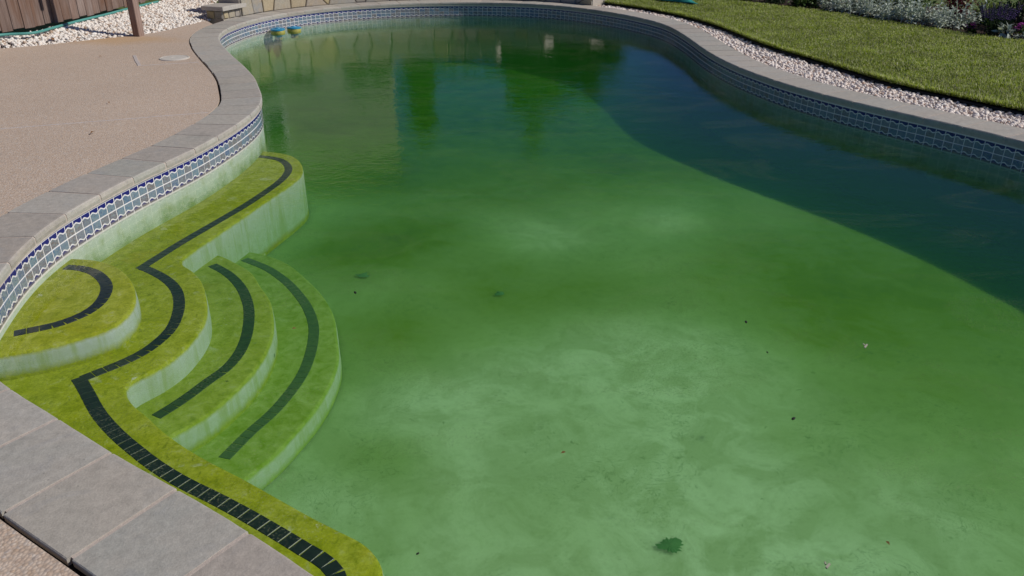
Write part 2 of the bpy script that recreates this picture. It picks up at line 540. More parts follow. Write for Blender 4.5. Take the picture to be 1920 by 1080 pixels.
def mat_wood(name, dark=1.0):
    m, nt, b = new_mat(name)
    tc = N(nt, "ShaderNodeTexCoord").outputs['Object']
    r = obj_random(nt)
    cv = N(nt, "ShaderNodeVectorMath", operation='ADD')
    mv = N(nt, "ShaderNodeCombineXYZ"); L(nt, math_n(nt, 'MULTIPLY', r, 77.0), mv.inputs[0]); L(nt, math_n(nt, 'MULTIPLY', r, 31.0), mv.inputs[2])
    L(nt, tc, cv.inputs[0]); L(nt, mv.outputs[0], cv.inputs[1])
    v = cv.outputs[0]
    n1 = noise_t(nt, scale_vec(nt, v, (14, 14, .8)), 3, 6, .65, .5)
    n2 = noise_t(nt, scale_vec(nt, v, (60, 60, 1.5)), 3, 4, .6)
    n3 = noise_t(nt, scale_vec(nt, v, (3, 3, .9)), 1.2, 3, .5, .4)
    c = mixc(nt, ramp(nt, n1, [(.3, 0), (.7, 1)]), tuple(x * dark for x in (.29, .215, .18)), tuple(x * dark for x in (.155, .10, .078)))
    c = mixc(nt, ramp(nt, n3, [(.5, 0), (.72, .85)]), c, tuple(x * dark for x in (.17, .075, .035)))
    c = mixc(nt, ramp(nt, n3, [(.26, .7), (.42, 0)]), c, tuple(x * dark for x in (.34, .28, .25)))
    c = mixc(nt, 1.0, c, ramp(nt, n2, [(.3, .78), (.7, 1.12)]), 'MULTIPLY')
    c = mixc(nt, 1.0, c, ramp(nt, r, [(0, .78), (1, 1.15)]), 'MULTIPLY')
    L(nt, c, b.inputs['Base Color'])
    b.inputs['Roughness'].default_value = .85
    b.inputs['Specular IOR Level'].default_value = .2
    bump(nt, b, n2, .4, .004)
    return m

M = {}
M['coping'] = mat_coping()
M['mortar'] = mat_simple("mortar", (.56, .48, .42), .95, .12, 60)
M['deck'] = mat_deck()
M['soil'] = mat_simple("soil", (.10, .085, .045), .95, .2, 6, (.06, .075, .025))
M['lawn_soil'] = mat_simple("lawn_soil", (.16, .19, .045), .95, .2, 25, (.035, .05, .012))
M['far_grass'] = mat_simple("far_grass", (.12, .16, .04), .95, .2, 9, (.07, .11, .02))
M['mulch'] = mat_simple("mulch", (.06, .033, .022), .95, .2, 40, (.03, .018, .013), bumps=1.0)
M['joint'] = mat_simple("joint_foam", (.016, .013, .012), .95, .1, 30)
M['sealant'] = mat_simple("sealant", (.56, .50, .47), .8, .1, 20)
M['lid'] = mat_simple("lid_plastic", (.62, .58, .52), .55, .05, 14, bumps=.1)
M['gravel_w'] = mat_gravel("marble_chips", True)
M['gravel_l'] = mat_gravel("white_marble_chips", False)
M['gravel_bed'] = mat_simple("gravel_bed", (.30, .24, .20), .95, .2, 40)
M['tile'] = mat_tile(False)
M['tile_j'] = mat_tile(True)
M['grout'] = mat_simple("grout", (.80, .77, .76), .9, .06, 60, bumps=.1)
M['plaster'] = mat_plaster()
M['algae'] = mat_algae()
M['algae_faded'] = mat_algae(.42, "faded_algae")
M['algae_deep_fade'] = mat_algae(.85, "deep_faded_algae")  # lower treads, underwater haze mixed into the algae colour
M['floor'] = mat_floor()
M['water'] = mat_water()
M['black_tile'] = mat_simple("black_tile", (.010, .014, .018), .35, .2, 50, (.022, .03, .03), bumps=.1)
M['black_tile_fade'] = mat_simple("black_tile_fade", (.022, .045, .028), .6, .2, 30, (.04, .075, .035), bumps=.1)
M['black_tile_deep_fade'] = mat_simple("black_tile_deep_fade", (.055, .105, .06), .7, .2, 30, (.09, .15, .07), bumps=.1)  # lower trim tiles, depth fade of the water painted into the black
M['wood'] = mat_wood("weathered_cedar")
M['post'] = mat_wood("weathered_post", 1.25)
M['teal'] = mat_simple("teal_hose", (.10, .33, .29), .45, .08, 10, bumps=0)
M['teal_cloth'] = mat_simple("teal_cloth", (.03, .27, .23), .6, .1, 12, bumps=.2)
M['edging'] = mat_simple("black_edging", (.012, .011, .012), .6, .1, 20, bumps=.1)
M['grass'] = mat_leaf("grass_blade", [(0, (.22, .30, .022)), (.3, (.33, .42, .04)), (.55, (.43, .51, .085)), (.78, (.56, .60, .27)), (.93, (.50, .50, .30)), (1, (.58, .52, .32))], .45, .5)
M['silver'] = mat_leaf("silver_leaf", [(0, (.36, .42, .34)), (.4, (.48, .54, .47)), (.75, (.56, .61, .55)), (.92, (.28, .36, .19)), (1, (.55, .46, .32))], .8, .15, .2)
M['green'] = mat_leaf("green_leaf", [(0, (.03, .07, .015)), (.5, (.06, .12, .02)), (.85, (.10, .17, .03)), (1, (.18, .22, .05))])
M['lime'] = mat_leaf("lime_leaf", [(0, (.08, .13, .02)), (.5, (.14, .20, .03)), (1, (.22, .27, .05))])
M['dark'] = mat_leaf("dark_leaf", [(0, (.016, .04, .012)), (.6, (.03, .065, .018)), (1, (.06, .10, .03))])
M['tree'] = mat_leaf("tree_leaf", [(0, (.03, .065, .012)), (.6, (.05, .10, .018)), (1, (.10, .16, .03))])
M['red'] = mat_leaf("red_leaf", [(0, (.09, .012, .022)), (.6, (.15, .02, .035)), (1, (.24, .04, .045))])
M['violet'] = mat_leaf("violet_flower", [(0, (.07, .035, .20)), (.6, (.11, .055, .28)), (1, (.17, .10, .36))])
M['magenta'] = mat_leaf("magenta_flower", [(0, (.30, .03, .26)), (1, (.46, .07, .40))])
M['bark'] = mat_simple("bark", (.11, .08, .06), .95, .2, 18, bumps=.8)
M['dry'] = mat_leaf("dry_leaf", [(0, (.20, .10, .04)), (1, (.30, .15, .06))], .7, .2)
M['stucco'] = mat_simple("stucco", (.38, .36, .31), .95, .03, 30, bumps=.4)
M['roof'] = mat_simple("roof_shingle", (.10, .095, .09), .9, .2, 12)
M['glass'] = mat_simple("window_glass", (.02, .03, .035), .08, .05, 3, bumps=0, spec=.6)
M['white'] = mat_simple("white_trim", (.72, .72, .70), .6, .03, 10, bumps=0)
M['float_blue'] = mat_simple("blue_plastic", (.03, .26, .46), .35, .04, 12, bumps=0, spec=.5)
M['float_yellow'] = mat_simple("yellow_plastic", (.46, .42, .10), .35, .06, 12, bumps=0, spec=.5)
M['bug'] = mat_simple("dark_speck", (.015, .014, .012), .6, .1, 20, bumps=0)
M['sludge'] = mat_simple("sludge", (.10, .24, .12), .9, .1, 40, bumps=0)
M['twig'] = mat_simple("pale_twig", (.45, .42, .34), .8, .1, 30, bumps=0)

def mat_stone(name, cols):
    m, nt, b = new_mat(name)
    p = pos(nt)
    r = obj_random(nt)
    c = ramp(nt, r, cols)
    n1 = noise_t(nt, p, 9, 5, .62, .6); n2 = noise_t(nt, p, 50, 4, .6)
    c = mixc(nt, ramp(nt, n1, [(.45, 0), (.72, .6)]), c, (.40, .31, .19))
    c = mixc(nt, 1.0, c, ramp(nt, n2, [(.3, .84), (.7, 1.12)]), 'MULTIPLY')
    L(nt, c, b.inputs['Base Color'])
    b.inputs['Roughness'].default_value = .85
    bump(nt, b, n1, .5, .012)
    return m
M['flag'] = mat_stone("flagstone", [(0, (.40, .34, .24)), (.25, (.30, .30, .28)), (.45, (.44, .36, .20)), (.6, (.38, .32, .25)), (.8, (.26, .265, .26)), (1, (.46, .41, .32))])
M['wall_mortar'] = mat_simple("wall_mortar", (.52, .47, .40), .95, .1, 50)

# ------------------------------------------------------------------ pool outline
C = 0.21            # top of the coping above the water
T = 0.052           # stone thickness
inner_pts = [(-.49, 1.49), (-.69, 1.64), (-.96, 1.82), (-1.23, 1.99), (-1.50, 2.18), (-1.78, 2.37), (-2.0, 2.56), (-2.15, 2.75), (-2.24, 2.98), (-2.30, 3.2), (-2.355, 3.42),
    (-2.40, 3.69), (-2.405, 3.99), (-2.37, 4.28), (-2.31, 4.62), (-2.23, 4.92), (-2.14, 5.26), (-2.08, 5.62), (-2.045, 5.95), (-2.035, 6.28), (-2.06, 6.55), (-2.13, 6.84), (-2.25, 7.17), (-2.41, 7.59), (-2.65, 8.1),
    (-2.92, 8.62), (-3.19, 9.16), (-3.38, 9.58), (-3.51, 9.93), (-3.60, 10.34), (-3.61, 10.86), (-3.48, 11.55), (-3.12, 12.25), (-2.50, 12.82), (-1.67, 13.19), (-.80, 13.33), (0, 13.23), (.62, 12.96), (1.11, 12.54),
    (1.56, 11.95), (1.84, 11.40), (1.98, 11.0), (2.06, 10.5), (2.10, 9.8), (2.12, 9.1), (2.17, 8.53), (2.24, 8.1), (2.33, 7.76), (2.43, 7.42), (2.55, 7.13), (2.68, 6.86), (2.84, 6.58), (3.03, 6.28), (3.22, 6.0), (3.39, 5.73), (3.55, 5.43),
    (3.85, 4.7), (4.1, 3.8), (4.15, 2.9), (3.9, 2.0), (3.3, 1.2), (2.4, .75), (1.4, .65), (.5, .9), (-.1, 1.22)]
LOOP = catmull(inner_pts, True, .02)
LOOP = resample(LOOP, .02, True)
LOOP = smooth_closed(LOOP, 60)

def normals(P):
    t = np.roll(P, -1, 0) - np.roll(P, 1, 0)
    t /= np.linalg.norm(t, axis=1)[:, None]
    return np.c_[-t[:, 1], t[:, 0]]
# the loop runs clockwise seen from above; find the outward side
area = 0.5 * np.sum(LOOP[:, 0] * np.roll(LOOP[:, 1], -1) - np.roll(LOOP[:, 0], -1) * LOOP[:, 1])
NOUT = normals(LOOP) * (-1 if area > 0 else 1)
NL = len(LOOP)
SEG = np.linalg.norm(np.roll(LOOP, -1, 0) - LOOP, axis=1)
ARC = np.r_[0, np.cumsum(SEG)]
PER = ARC[-1]
def at(s, off=0.0):
    """point and outward normal on the pool edge at arc length s"""
    s = s % PER
    Px = np.r_[LOOP[:, 0], LOOP[0, 0]]; Py = np.r_[LOOP[:, 1], LOOP[0, 1]]
    Nx = np.r_[NOUT[:, 0], NOUT[0, 0]]; Ny = np.r_[NOUT[:, 1], NOUT[0, 1]]
    n = np.array([np.interp(s, ARC, Nx), np.interp(s, ARC, Ny)]); n /= np.linalg.norm(n)
    return np.array([np.interp(s, ARC, Px), np.interp(s, ARC, Py)]) + n * off, n
def s_near(p):
    return ARC[int(np.argmin(np.sum((LOOP - np.array(p)) ** 2, 1)))]
NSM = smooth_closed(NOUT, 40); NSM /= np.linalg.norm(NSM, axis=1)[:, None]
def off_loop(d): return LOOP + NSM * d
WC = 0.33           # coping width

# ------------------------------------------------------------------ ground
OUTER = resample(off_loop(.16), .12, True)
gb = fill_poly([[(-60, -20), (60, -20), (60, 120), (-60, 120)], OUTER], 0.06)
tag(link("ground", bm_mesh("ground", gb, M['far_grass'])), kind="structure")

# ------------------------------------------------------------------ the pool shell
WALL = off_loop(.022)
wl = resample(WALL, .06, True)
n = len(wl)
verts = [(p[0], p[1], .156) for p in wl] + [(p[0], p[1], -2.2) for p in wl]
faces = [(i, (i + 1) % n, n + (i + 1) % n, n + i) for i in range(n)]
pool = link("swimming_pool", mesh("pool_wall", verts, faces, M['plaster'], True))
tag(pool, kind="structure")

# floor: shallow at the steps, deeper towards the far end
def floor_z(x, y):
    t = min(max((y - 6.5) / 6.5, 0), 1)
    t = t * t * (3 - 2 * t)
    return -0.54 - .18 * t + .015 * noise.noise((x * .8, y * .8, 0))
PALE = [(0.2, 5.56, 0.35), (1.22, 5.89, 0.35), (0.93, 3.91, 0.6), (0.28, 3.52, 0.55), (-0.37, 3.28, 0.4), (-0.02, 2.76, 0.5), (0.75, 3.19, 0.4), (1.58, 2.44, 0.6), (-0.75, 2.56, 0.25), (1.09, 2.83, 0.45), (0.42, 2.56, 0.4), (.3, 2.1, .4), (1.0, 2.1, .4), (-.2, 2.2, .3)]
DARK = [(-0.8, 5.56, 0.6), (-0.2, 4.43, 0.6), (0.59, 4.65, 0.4), (2.3, 4.4, .9), (-0.84, 4.09, 0.35), (1.64, 4.81, 0.6), (-0.53, 2.91, 0.22), (0.55, 3.07, 0.2), (-1.17, 5.16, 0.5), (0.19, 6.94, 1.0), (1.28, 2.99, 0.25), (-.9, 7, 1.0), (1.2, 8, 1.2), (-1.5, 9, 1.5), (0, 11, 2.0), (2.6, 6, .9), (3, 4.4, .8)]  # olive algae patches; rightmost and far ones also paint in shade and murk
def growth_tone(x, y):
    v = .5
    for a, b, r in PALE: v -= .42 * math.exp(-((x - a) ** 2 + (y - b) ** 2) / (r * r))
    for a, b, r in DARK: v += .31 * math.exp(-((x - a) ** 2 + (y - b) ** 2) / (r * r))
    v += .62 * min(max((y - 6.0) / 3.0, 0), 1)  # darker towards the far end: depth fade put into the floor colour
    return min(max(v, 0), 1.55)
xs = np.linspace(-4.2, 4.8, 91); ys = np.linspace(.2, 14, 139)
fv = [(x, y, floor_z(x, y)) for y in ys for x in xs]
ff = [(j * 91 + i, j * 91 + i + 1, (j + 1) * 91 + i + 1, (j + 1) * 91 + i) for j in range(138) for i in range(90)]
fme = mesh("pool_floor", fv, ff, M['floor'], True)
fme.attributes.new('growth_tone', 'FLOAT', 'POINT').data.foreach_set('value', [growth_tone(x, y) for x, y, _ in fv])
link("pool_floor", fme, pool)

def make_step(name, lip, back, z, foot, bottom=-.95, mat=None):
    lp = resample(catmull(lip, False, .02), .03)
    back = [tuple(b) for b in back]
    loop = [tuple(p) for p in lp] + back
    # rounded nosing: three rings along the lip
    bm = bmesh.new()
    P = np.array(loop)
    a = 0.5 * np.sum(P[:, 0] * np.roll(P[:, 1], -1) - np.roll(P[:, 0], -1) * P[:, 1])
    nn = normals(P) * (-1 if a > 0 else 1)
    r = .016
    rings = []
    prof = ((-r, z, 1.0), (-r * .3, z - r * .3, 1.0), (0, z - r, .55), (0.002, z - r - .02, .0), (.004, foot + .06, .12), (0.006, foot, .9), (.006, bottom, 1.0))
    for off, zz, gw in prof:
        rings.append([bm.verts.new((P[i, 0] + nn[i, 0] * off, P[i, 1] + nn[i, 1] * off, zz)) for i in range(len(P))])
    k = len(P)
    for a_, b_ in zip(rings, rings[1:]):
        for i in range(k):
            j = (i + 1) % k
            bm.faces.new((a_[i], b_[i], b_[j], a_[j]))
    edges = [bm.edges.get((rings[0][i], rings[0][(i + 1) % k])) for i in range(k)]
    bmesh.ops.triangle_fill(bm, edges=edges, use_beauty=True, normal=(0, 0, 1))
    bmesh.ops.recalc_face_normals(bm, faces=bm.faces)
    me = bm_mesh(name, bm, mat or M['algae'], True)
    at_ = me.attributes.new('growth_tone', 'FLOAT', 'POINT')
    at_.data.foreach_set('value', [gw for _, _, gw in prof for _ in range(k)])
    return link(name, me, pool)

Z1, Z2, Z3, Z4 = -.045, -.170, -.300, -.430
step1 = [(-2.50, 4.04), (-2.44, 4.03), (-2.31, 4.01), (-2.19, 3.96), (-2.08, 3.87), (-1.98, 3.75), (-1.90, 3.61), (-1.85, 3.48), (-1.835, 3.36), (-1.85, 3.26), (-1.9, 3.19), (-1.97, 3.13), (-2.04, 3.08), (-2.13, 3.03), (-2.23, 2.99), (-2.34, 2.96)]
ledge = [(-2.2, 6.50), (-2.1, 6.49), (-1.95, 6.45), (-1.81, 6.36), (-1.7, 6.2), (-1.63, 6.0), (-1.61, 5.83), (-1.64, 5.62), (-1.72, 5.28), (-1.81, 4.88), (-1.88, 4.58), (-1.925, 4.38), (-1.935, 4.28), (-1.90, 4.21), (-1.82, 4.13), (-1.73, 4.01), (-1.65, 3.85), (-1.59, 3.7), (-1.55, 3.57), (-1.535, 3.43), (-1.54, 3.3), (-1.56, 3.19), (-1.6, 3.09), (-1.645, 3.02), (-1.675, 2.97), (-1.678, 2.93), (-1.65, 2.87), (-1.59, 2.8), (-1.5, 2.72), (-1.39, 2.615), (-1.26, 2.51), (-1.13, 2.42), (-.98, 2.325), (-.84, 2.23), (-.7, 2.135), (-.58, 2.06), (-.5, 2.01), (-.45, 1.96), (-.42, 1.91), (-.405, 1.85), (-.40, 1.75), (-.38, 1.6), (-.30, 1.45), (-.2, 1.3), (-.1, 1.1)]
st3 = [(-1.98, 4.70), (-1.85, 4.64), (-1.73, 4.54), (-1.58, 4.39), (-1.47, 4.2), (-1.37, 4.03), (-1.3, 3.84), (-1.25, 3.66), (-1.23, 3.5), (-1.23, 3.34), (-1.25, 3.19), (-1.29, 3.04), (-1.335, 2.92), (-1.38, 2.84), (-1.44, 2.76), (-1.5, 2.66)]
st4 = [(-2.0, 5.04), (-1.84, 5.01), (-1.66, 4.94), (-1.47, 4.79), (-1.28, 4.54), (-1.14, 4.32), (-1.03, 4.08), (-.97, 3.86), (-.92, 3.66), (-.9, 3.5), (-.905, 3.31), (-.93, 3.13), (-.97, 2.98), (-1.02, 2.82), (-1.07, 2.71), (-1.13, 2.6), (-1.2, 2.48)]
s1 = make_step("step", step1, [(-2.5, 2.95), (-2.72, 3.2), (-2.75, 3.9)], Z1, Z2, -.25)
s2 = make_step("bench_ledge", ledge, [(-.6, 1.15), (-1.3, 1.6), (-2.1, 2.2), (-2.6, 2.7), (-2.72, 3.6), (-2.7, 4.4), (-2.45, 5.3), (-2.35, 6.5)], Z2, -.53)
s3 = make_step("step", st3, [(-2.0, 2.9), (-2.2, 3.6), (-2.2, 4.4)], Z3, -.43, mat=M['algae_faded'])
s4 = make_step("step", st4, [(-2.0, 2.8), (-2.2, 3.6), (-2.2, 4.8)], Z4, -.55, mat=M['algae_deep_fade'])

# black trim tiles set along every tread
bmt = bmesh.new(); add_box(bmt, (0, 0, 0), (.0490, .058, .010), None, .0015)
black_me = bm_mesh("edge_tile", bmt, M['black_tile'])
black_fade_me = black_me.copy(); black_fade_me.materials[0] = M['black_tile_fade']
black_deep_fade_me = black_me.copy(); black_deep_fade_me.materials[0] = M['black_tile_deep_fade']
def trim_tiles(path, step_obj, z, me=black_me):
    P = resample(catmull(path, False, .02), .0515)
    for a, b in zip(P[:-1], P[1:]):
        o = link("edge_tile", me, step_obj)
        m = (a + b) / 2; d = b - a
        o.location = (m[0], m[1], z - .0025)
        o.rotation_euler = (random.uniform(-.01, .01), random.uniform(-.01, .01), math.atan2(d[1], d[0]) + random.uniform(-.02, .02))
H1 = [(-2.402, 3.904), (-2.315, 3.891), (-2.222, 3.844), (-2.138, 3.765), (-2.072, 3.671), (-2.037, 3.574), (-2.023, 3.475), (-2.036, 3.392), (-2.068, 3.328), (-2.124, 3.265), (-2.209, 3.215), (-2.275, 3.18)]
H2a = [(-2.077, 6.333), (-1.922, 6.274), (-1.819, 6.174), (-1.747, 6.022), (-1.723, 5.877), (-1.73, 5.7), (-1.761, 5.521), (-1.836, 5.19), (-1.94, 4.843), (-2.034, 4.534), (-2.085, 4.333), (-2.130, 4.150)]
H2b = [(-2.125, 4.172), (-2.09, 4.15), (-2.033, 4.108), (-1.912, 4.0), (-1.814, 3.873), (-1.748, 3.734), (-1.706, 3.598), (-1.683, 3.459), (-1.693, 3.338), (-1.725, 3.228), (-1.783, 3.133), (-1.847, 3.06), (-1.905, 2.995)]
H2c = [(-1.925, 3.005), (-1.875, 2.945), (-1.818, 2.873), (-1.732, 2.762), (-1.651, 2.672), (-1.549, 2.573), (-1.451, 2.489), (-1.344, 2.402), (-1.209, 2.308), (-1.063, 2.222), (-.923, 2.135), (-.788, 2.045), (-.682, 1.972), (-.605, 1.92), (-.56, 1.872), (-.535, 1.82), (-.52, 1.72), (-.50, 1.62)]
H3 = [(-1.849, 4.487), (-1.723, 4.372), (-1.618, 4.239), (-1.535, 4.099), (-1.462, 3.934), (-1.414, 3.78), (-1.376, 3.607), (-1.361, 3.446), (-1.379, 3.295), (-1.429, 3.178), (-1.481, 3.045), (-1.522, 2.961), (-1.561, 2.892)]
H4 = [(-1.784, 4.864), (-1.595, 4.721), (-1.425, 4.53), (-1.295, 4.336), (-1.194, 4.149), (-1.12, 3.955), (-1.083, 3.776), (-1.065, 3.609), (-1.062, 3.452), (-1.083, 3.283), (-1.126, 3.104), (-1.184, 2.959), (-1.243, 2.769)]
trim_tiles(H1, s1, Z1)
for h in (H2a, H2b, H2c): trim_tiles(h, s2, Z2)
trim_tiles(H3, s3, Z3, black_fade_me)
trim_tiles(H4, s4, Z4, black_deep_fade_me)


# waterline tiles: two rows, 76 mm pitch
gl_ = resample(off_loop(.0165), .04, True)
n = len(gl_)
verts = [(p[0], p[1], .157) for p in gl_] + [(p[0], p[1], -.014) for p in gl_]
faces = [(i, (i + 1) % n, n + (i + 1) % n, n + i) for i in range(n)]
link("grout_backing", mesh("grout_backing", verts, faces, M['grout'], True), pool)
TP, TW = .0762, .0688
def tile_geo():
    h = TW / 2; b = .0012; t = .0042
    v = [(-h, 0, -h), (h, 0, -h), (h, 0, h), (-h, 0, h), (-h, -t + b, -h), (h, -t + b, -h), (h, -t + b, h), (-h, -t + b, h),
         (-h + b, -t, -h + b), (h - b, -t, -h + b), (h - b, -t, h - b), (-h + b, -t, h - b)]
    f = [(8, 9, 10, 11)]
    for i in range(4):
        j = (i + 1) % 4
        f += [(4 + i, 4 + j, 8 + j, 8 + i), (i, j, 4 + j, 4 + i)]
    return np.array(v), f
TV, TF = tile_geo()
def tile_uv(me, nrep):
    uvl = me.uv_layers.new(name="UVMap")
    base = np.array([[v[0] / TW + .5, v[2] / TW + .5] for v in TV])
    idx = np.array([i for f in TF for i in f])
    uvl.data.foreach_set("uv", np.tile(base[idx], (nrep, 1)).astype(np.float32).ravel())
tile_me = mesh("waterline_tile", TV, TF, M['tile'])
tile_uv(tile_me, 1)
ncol = int(round(PER / TP)); tp = PER / ncol
spots = []
for k in range(ncol):
    p, nrm = at(k * tp, .018)
    ang = math.atan2(nrm[1], nrm[0]) - math.pi / 2
    d2 = p[0] ** 2 + p[1] ** 2
    near_hidden = p[1] < 2.9 or (p[1] < 5 and p[0] > 0)
    behind = -3.62 < p[0] < -2.14 and 6.75 < p[1] < 10.2
    for row in (0, 1):
        spots.append((d2 + (1e6 if near_hidden or behind else 0), p, ang, row))
spots.sort(key=lambda a: a[0])
rest_v, rest_f = [], []
for q, (d2, p, ang, row) in enumerate(spots):
    z = .109 - row * TP
    R = Matrix.Rotation(ang + random.uniform(-.012, .012), 4, 'Z') @ Matrix.Rotation(random.uniform(-.012, .012) + (math.pi if row else 0), 4, 'Y')
    if q < 300:
        o = link("waterline_tile", tile_me, pool)
        o.location = (p[0], p[1], z)
        o.rotation_euler = R.to_euler()
    else:
        R3 = np.array(R.to_3x3())
        b0 = len(rest_v) * len(TV)
        rest_v.append(TV @ R3.T + np.array([p[0], p[1], z]))
        rest_f.append(b0)
me = mesh("tile_band", np.vstack(rest_v), [tuple(i + b0 for i in f) for b0 in rest_f for f in TF], M['tile_j'])
tile_uv(me, len(rest_f))
tag(link("tile_band", me, pool), kind="stuff")

# ------------------------------------------------------------------ water
wlp = resample(off_loop(.03), .08, True)
wb = fill_poly([wlp], 0.0)
n = len(wlp)
tv = [wb.verts.new((p[0], p[1], 0)) for p in wlp]; bv = [wb.verts.new((p[0], p[1], -2.1)) for p in wlp]
for i in range(n):
    j = (i + 1) % n
    wb.faces.new((tv[i], bv[i], bv[j], tv[j]))
b2 = fill_poly([wlp], -2.1)
tmp = bpy.data.meshes.new("tmp"); b2.to_mesh(tmp); b2.free(); wb.from_mesh(tmp); bpy.data.meshes.remove(tmp)
bmesh.ops.remove_doubles(wb, verts=wb.verts, dist=1e-4)
bmesh.ops.recalc_face_normals(wb, faces=wb.faces)
tag(link("water", bm_mesh("water", wb, M['water'])), kind="structure")

# ------------------------------------------------------------------ coping
cop_base_i = resample(off_loop(.0036), .03, True)
n = len(cop_base_i)
ob = np.array(cop_base_i); tt = normals(ob) * (-1 if area > 0 else 1)
tt = smooth_closed(tt, 10); tt /= np.linalg.norm(tt, axis=1)[:, None]
oc = ob + tt * (WC - .012)
ob2 = ob + tt * .008
verts = [(p[0], p[1], .157) for p in ob] + [(p[0], p[1], C - .012) for p in ob] + [(p[0], p[1], C - .0022) for p in ob2] + [(p[0], p[1], C - .0022) for p in oc] + [(p[0], p[1], .05) for p in oc]
faces = []
for r in range(4):
    faces += [(r * n + i, r * n + (i + 1) % n, (r + 1) * n + (i + 1) % n, (r + 1) * n + i) for i in range(n)]
mort = mesh("coping_mortar", verts, faces, M['mortar'])
bmx = bmesh.new(); bmx.from_mesh(mort); bmesh.ops.recalc_face_normals(bmx, faces=bmx.faces)
coping = link("pool_coping", bm_mesh("coping_mortar", bmx, M['mortar']))
tag(coping, kind="structure")
S0 = s_near((-1.23, 1.99))
nst = int(round(PER / .314)); sp = PER / nst
for k in range(nst):
    g = .0062 + random.uniform(0, .002)
    sa, sb = S0 + k * sp + g, S0 + (k + 1) * sp - g
    m = 9
    ss = np.linspace(sa, sb, m)
    w = WC + random.uniform(-.004, .005)
    dz = random.uniform(.0004, .0018); tlt = random.uniform(-.0008, .0008)
    prof = [(.012, C - T), (.004, C - T + .004), (0, C - T * .5), (.002, C - .007), (.009, C - .001), (.02, C), (w * .5, C + .0005), (w - .003, C), (w, C - .003), (w, C - T)]
    # the back edge of the stones follows the smoothed outer line
    vs = []
    for i, s in enumerate(ss):
        P0, nn = at(s)
        jit = [random.uniform(-.0006, .0006) for _ in prof]
        ii = int(np.searchsorted(ARC, s % PER)) % NL
        ns = NSM[ii]
        for (o_, z_), j_ in zip(prof, jit):
            e = min(1, min(i, m - 1 - i) / 1.0)
            zz = z_ + dz + tlt * (i / (m - 1) - .5) - (0 if 0 < i < m - 1 else (.0012 if z_ > C - .003 else 0))
            q_ = P0 + (nn if o_ < .03 else ns) * (o_ + (j_ if o_ < .02 else 0))
            vs.append((q_[0], q_[1], zz))
    kp = len(prof)
    fs = [(i * kp + j, i * kp + j + 1, (i + 1) * kp + j + 1, (i + 1) * kp + j) for i in range(m - 1) for j in range(kp - 1)]
    fs += [tuple(range(kp)), tuple((m - 1) * kp + j for j in reversed(range(kp)))]
    fs += [(i * kp + kp - 1, i * kp, (i + 1) * kp, (i + 1) * kp + kp - 1) for i in range(m - 1)]
    bmx = bmesh.new()
    bvs = [bmx.verts.new(v) for v in vs]
    for f in fs: bmx.faces.new([bvs[i] for i in f])
    bmesh.ops.recalc_face_normals(bmx, faces=bmx.faces)
    link("coping_stone", bm_mesh("coping_stone", bmx, M['coping']), coping)

# ------------------------------------------------------------------ deck
def gap_at(p):
    if p[1] < 2.55 and p[0] < .5: return .008
    if -3.45 < p[0] < -2.0 and 6.15 < p[1] < 9.35: return .008
    return .004
i0 = int(np.argmin(np.sum((LOOP - np.array((-3.60, 10.95))) ** 2, 1)))
i1 = int(np.argmin(np.sum((LOOP - np.array((2.2, .7))) ** 2, 1)))
# walk from far left down the left side to the near right
def walk(a, b, via):
    fw = [(a + k) % NL for k in range((b - a) % NL + 1)]
    bw = [(a - k) % NL for k in range((a - b) % NL + 1)]
    iv = int(np.argmin(np.sum((LOOP - np.array(via)) ** 2, 1)))
    return fw if iv in fw else bw
ids = walk(i0, i1, (-2.4, 3.8))
edge = []
gs = np.array([gap_at(LOOP[i]) for i in ids])
gs = np.convolve(np.pad(gs, 6, mode='edge'), np.ones(13) / 13, 'valid')
for k, i in list(enumerate(ids))[::4]:
    edge.append(tuple(LOOP[i] + NSM[i] * (WC + .007 + gs[k])))
rock_line = [(-4.17, 11.36), (-4.24, 11.0), (-4.30, 10.75), (-4.39, 10.37), (-4.54, 10.12), (-4.84, 9.88), (-5.13, 9.58), (-5.43, 9.33), (-5.69, 9.15), (-9.0, 6.9)]
deck_poly = edge + [(2.6, -4.0), (-9.0, -4.0)] + [p for p in reversed(rock_line)]
deck = link("pool_deck", bm_mesh("pool_deck", slab(deck_poly, .05, .204), M['deck']))
tag(deck, kind="structure")
# dark foam in the open expansion joint
jl = [LOOP[i] + NSM[i] * (WC - .03) for i in ids][::4]; jo = [LOOP[i] + NSM[i] * (WC + .06) for i in ids][::4]
k = len(jl)
me = mesh("expansion_joint", [(p[0], p[1], .186) for p in jl] + [(p[0], p[1], .186) for p in jo], [(i, i + 1, k + i + 1, k + i) for i in range(k - 1)], M['joint'])
link("expansion_joint", me, deck)
def strip(name, pts, w, z, h, mat, parent):
    P = np.array(pts, float); bmx = bmesh.new()
    for a, b in zip(P[:-1], P[1:]):
        d = b - a; l = np.linalg.norm(d)
        add_box(bmx, ((a[0] + b[0]) / 2, (a[1] + b[1]) / 2, z), (l, w, h), Matrix.Rotation(math.atan2(d[1], d[0]), 3, 'Z'), h * .3)
    return link(name, bm_mesh(name, bmx, mat), parent)
strip("control_joint", [(-8.5, 4.05), (-6.2, 4.89), (-3.76, 5.78), (-2.40, 6.27)], .011, .204, .007, M['sealant'], deck)
strip("control_joint", [(-3.72, 8.185), (-3.2, 8.36)], .010, .204, .007, M['sealant'], deck)
strip("control_joint", [(-4.02, 8.73), (-3.87, 8.43), (-3.735, 8.18)], .035, .204, .009, M['sealant'], deck)

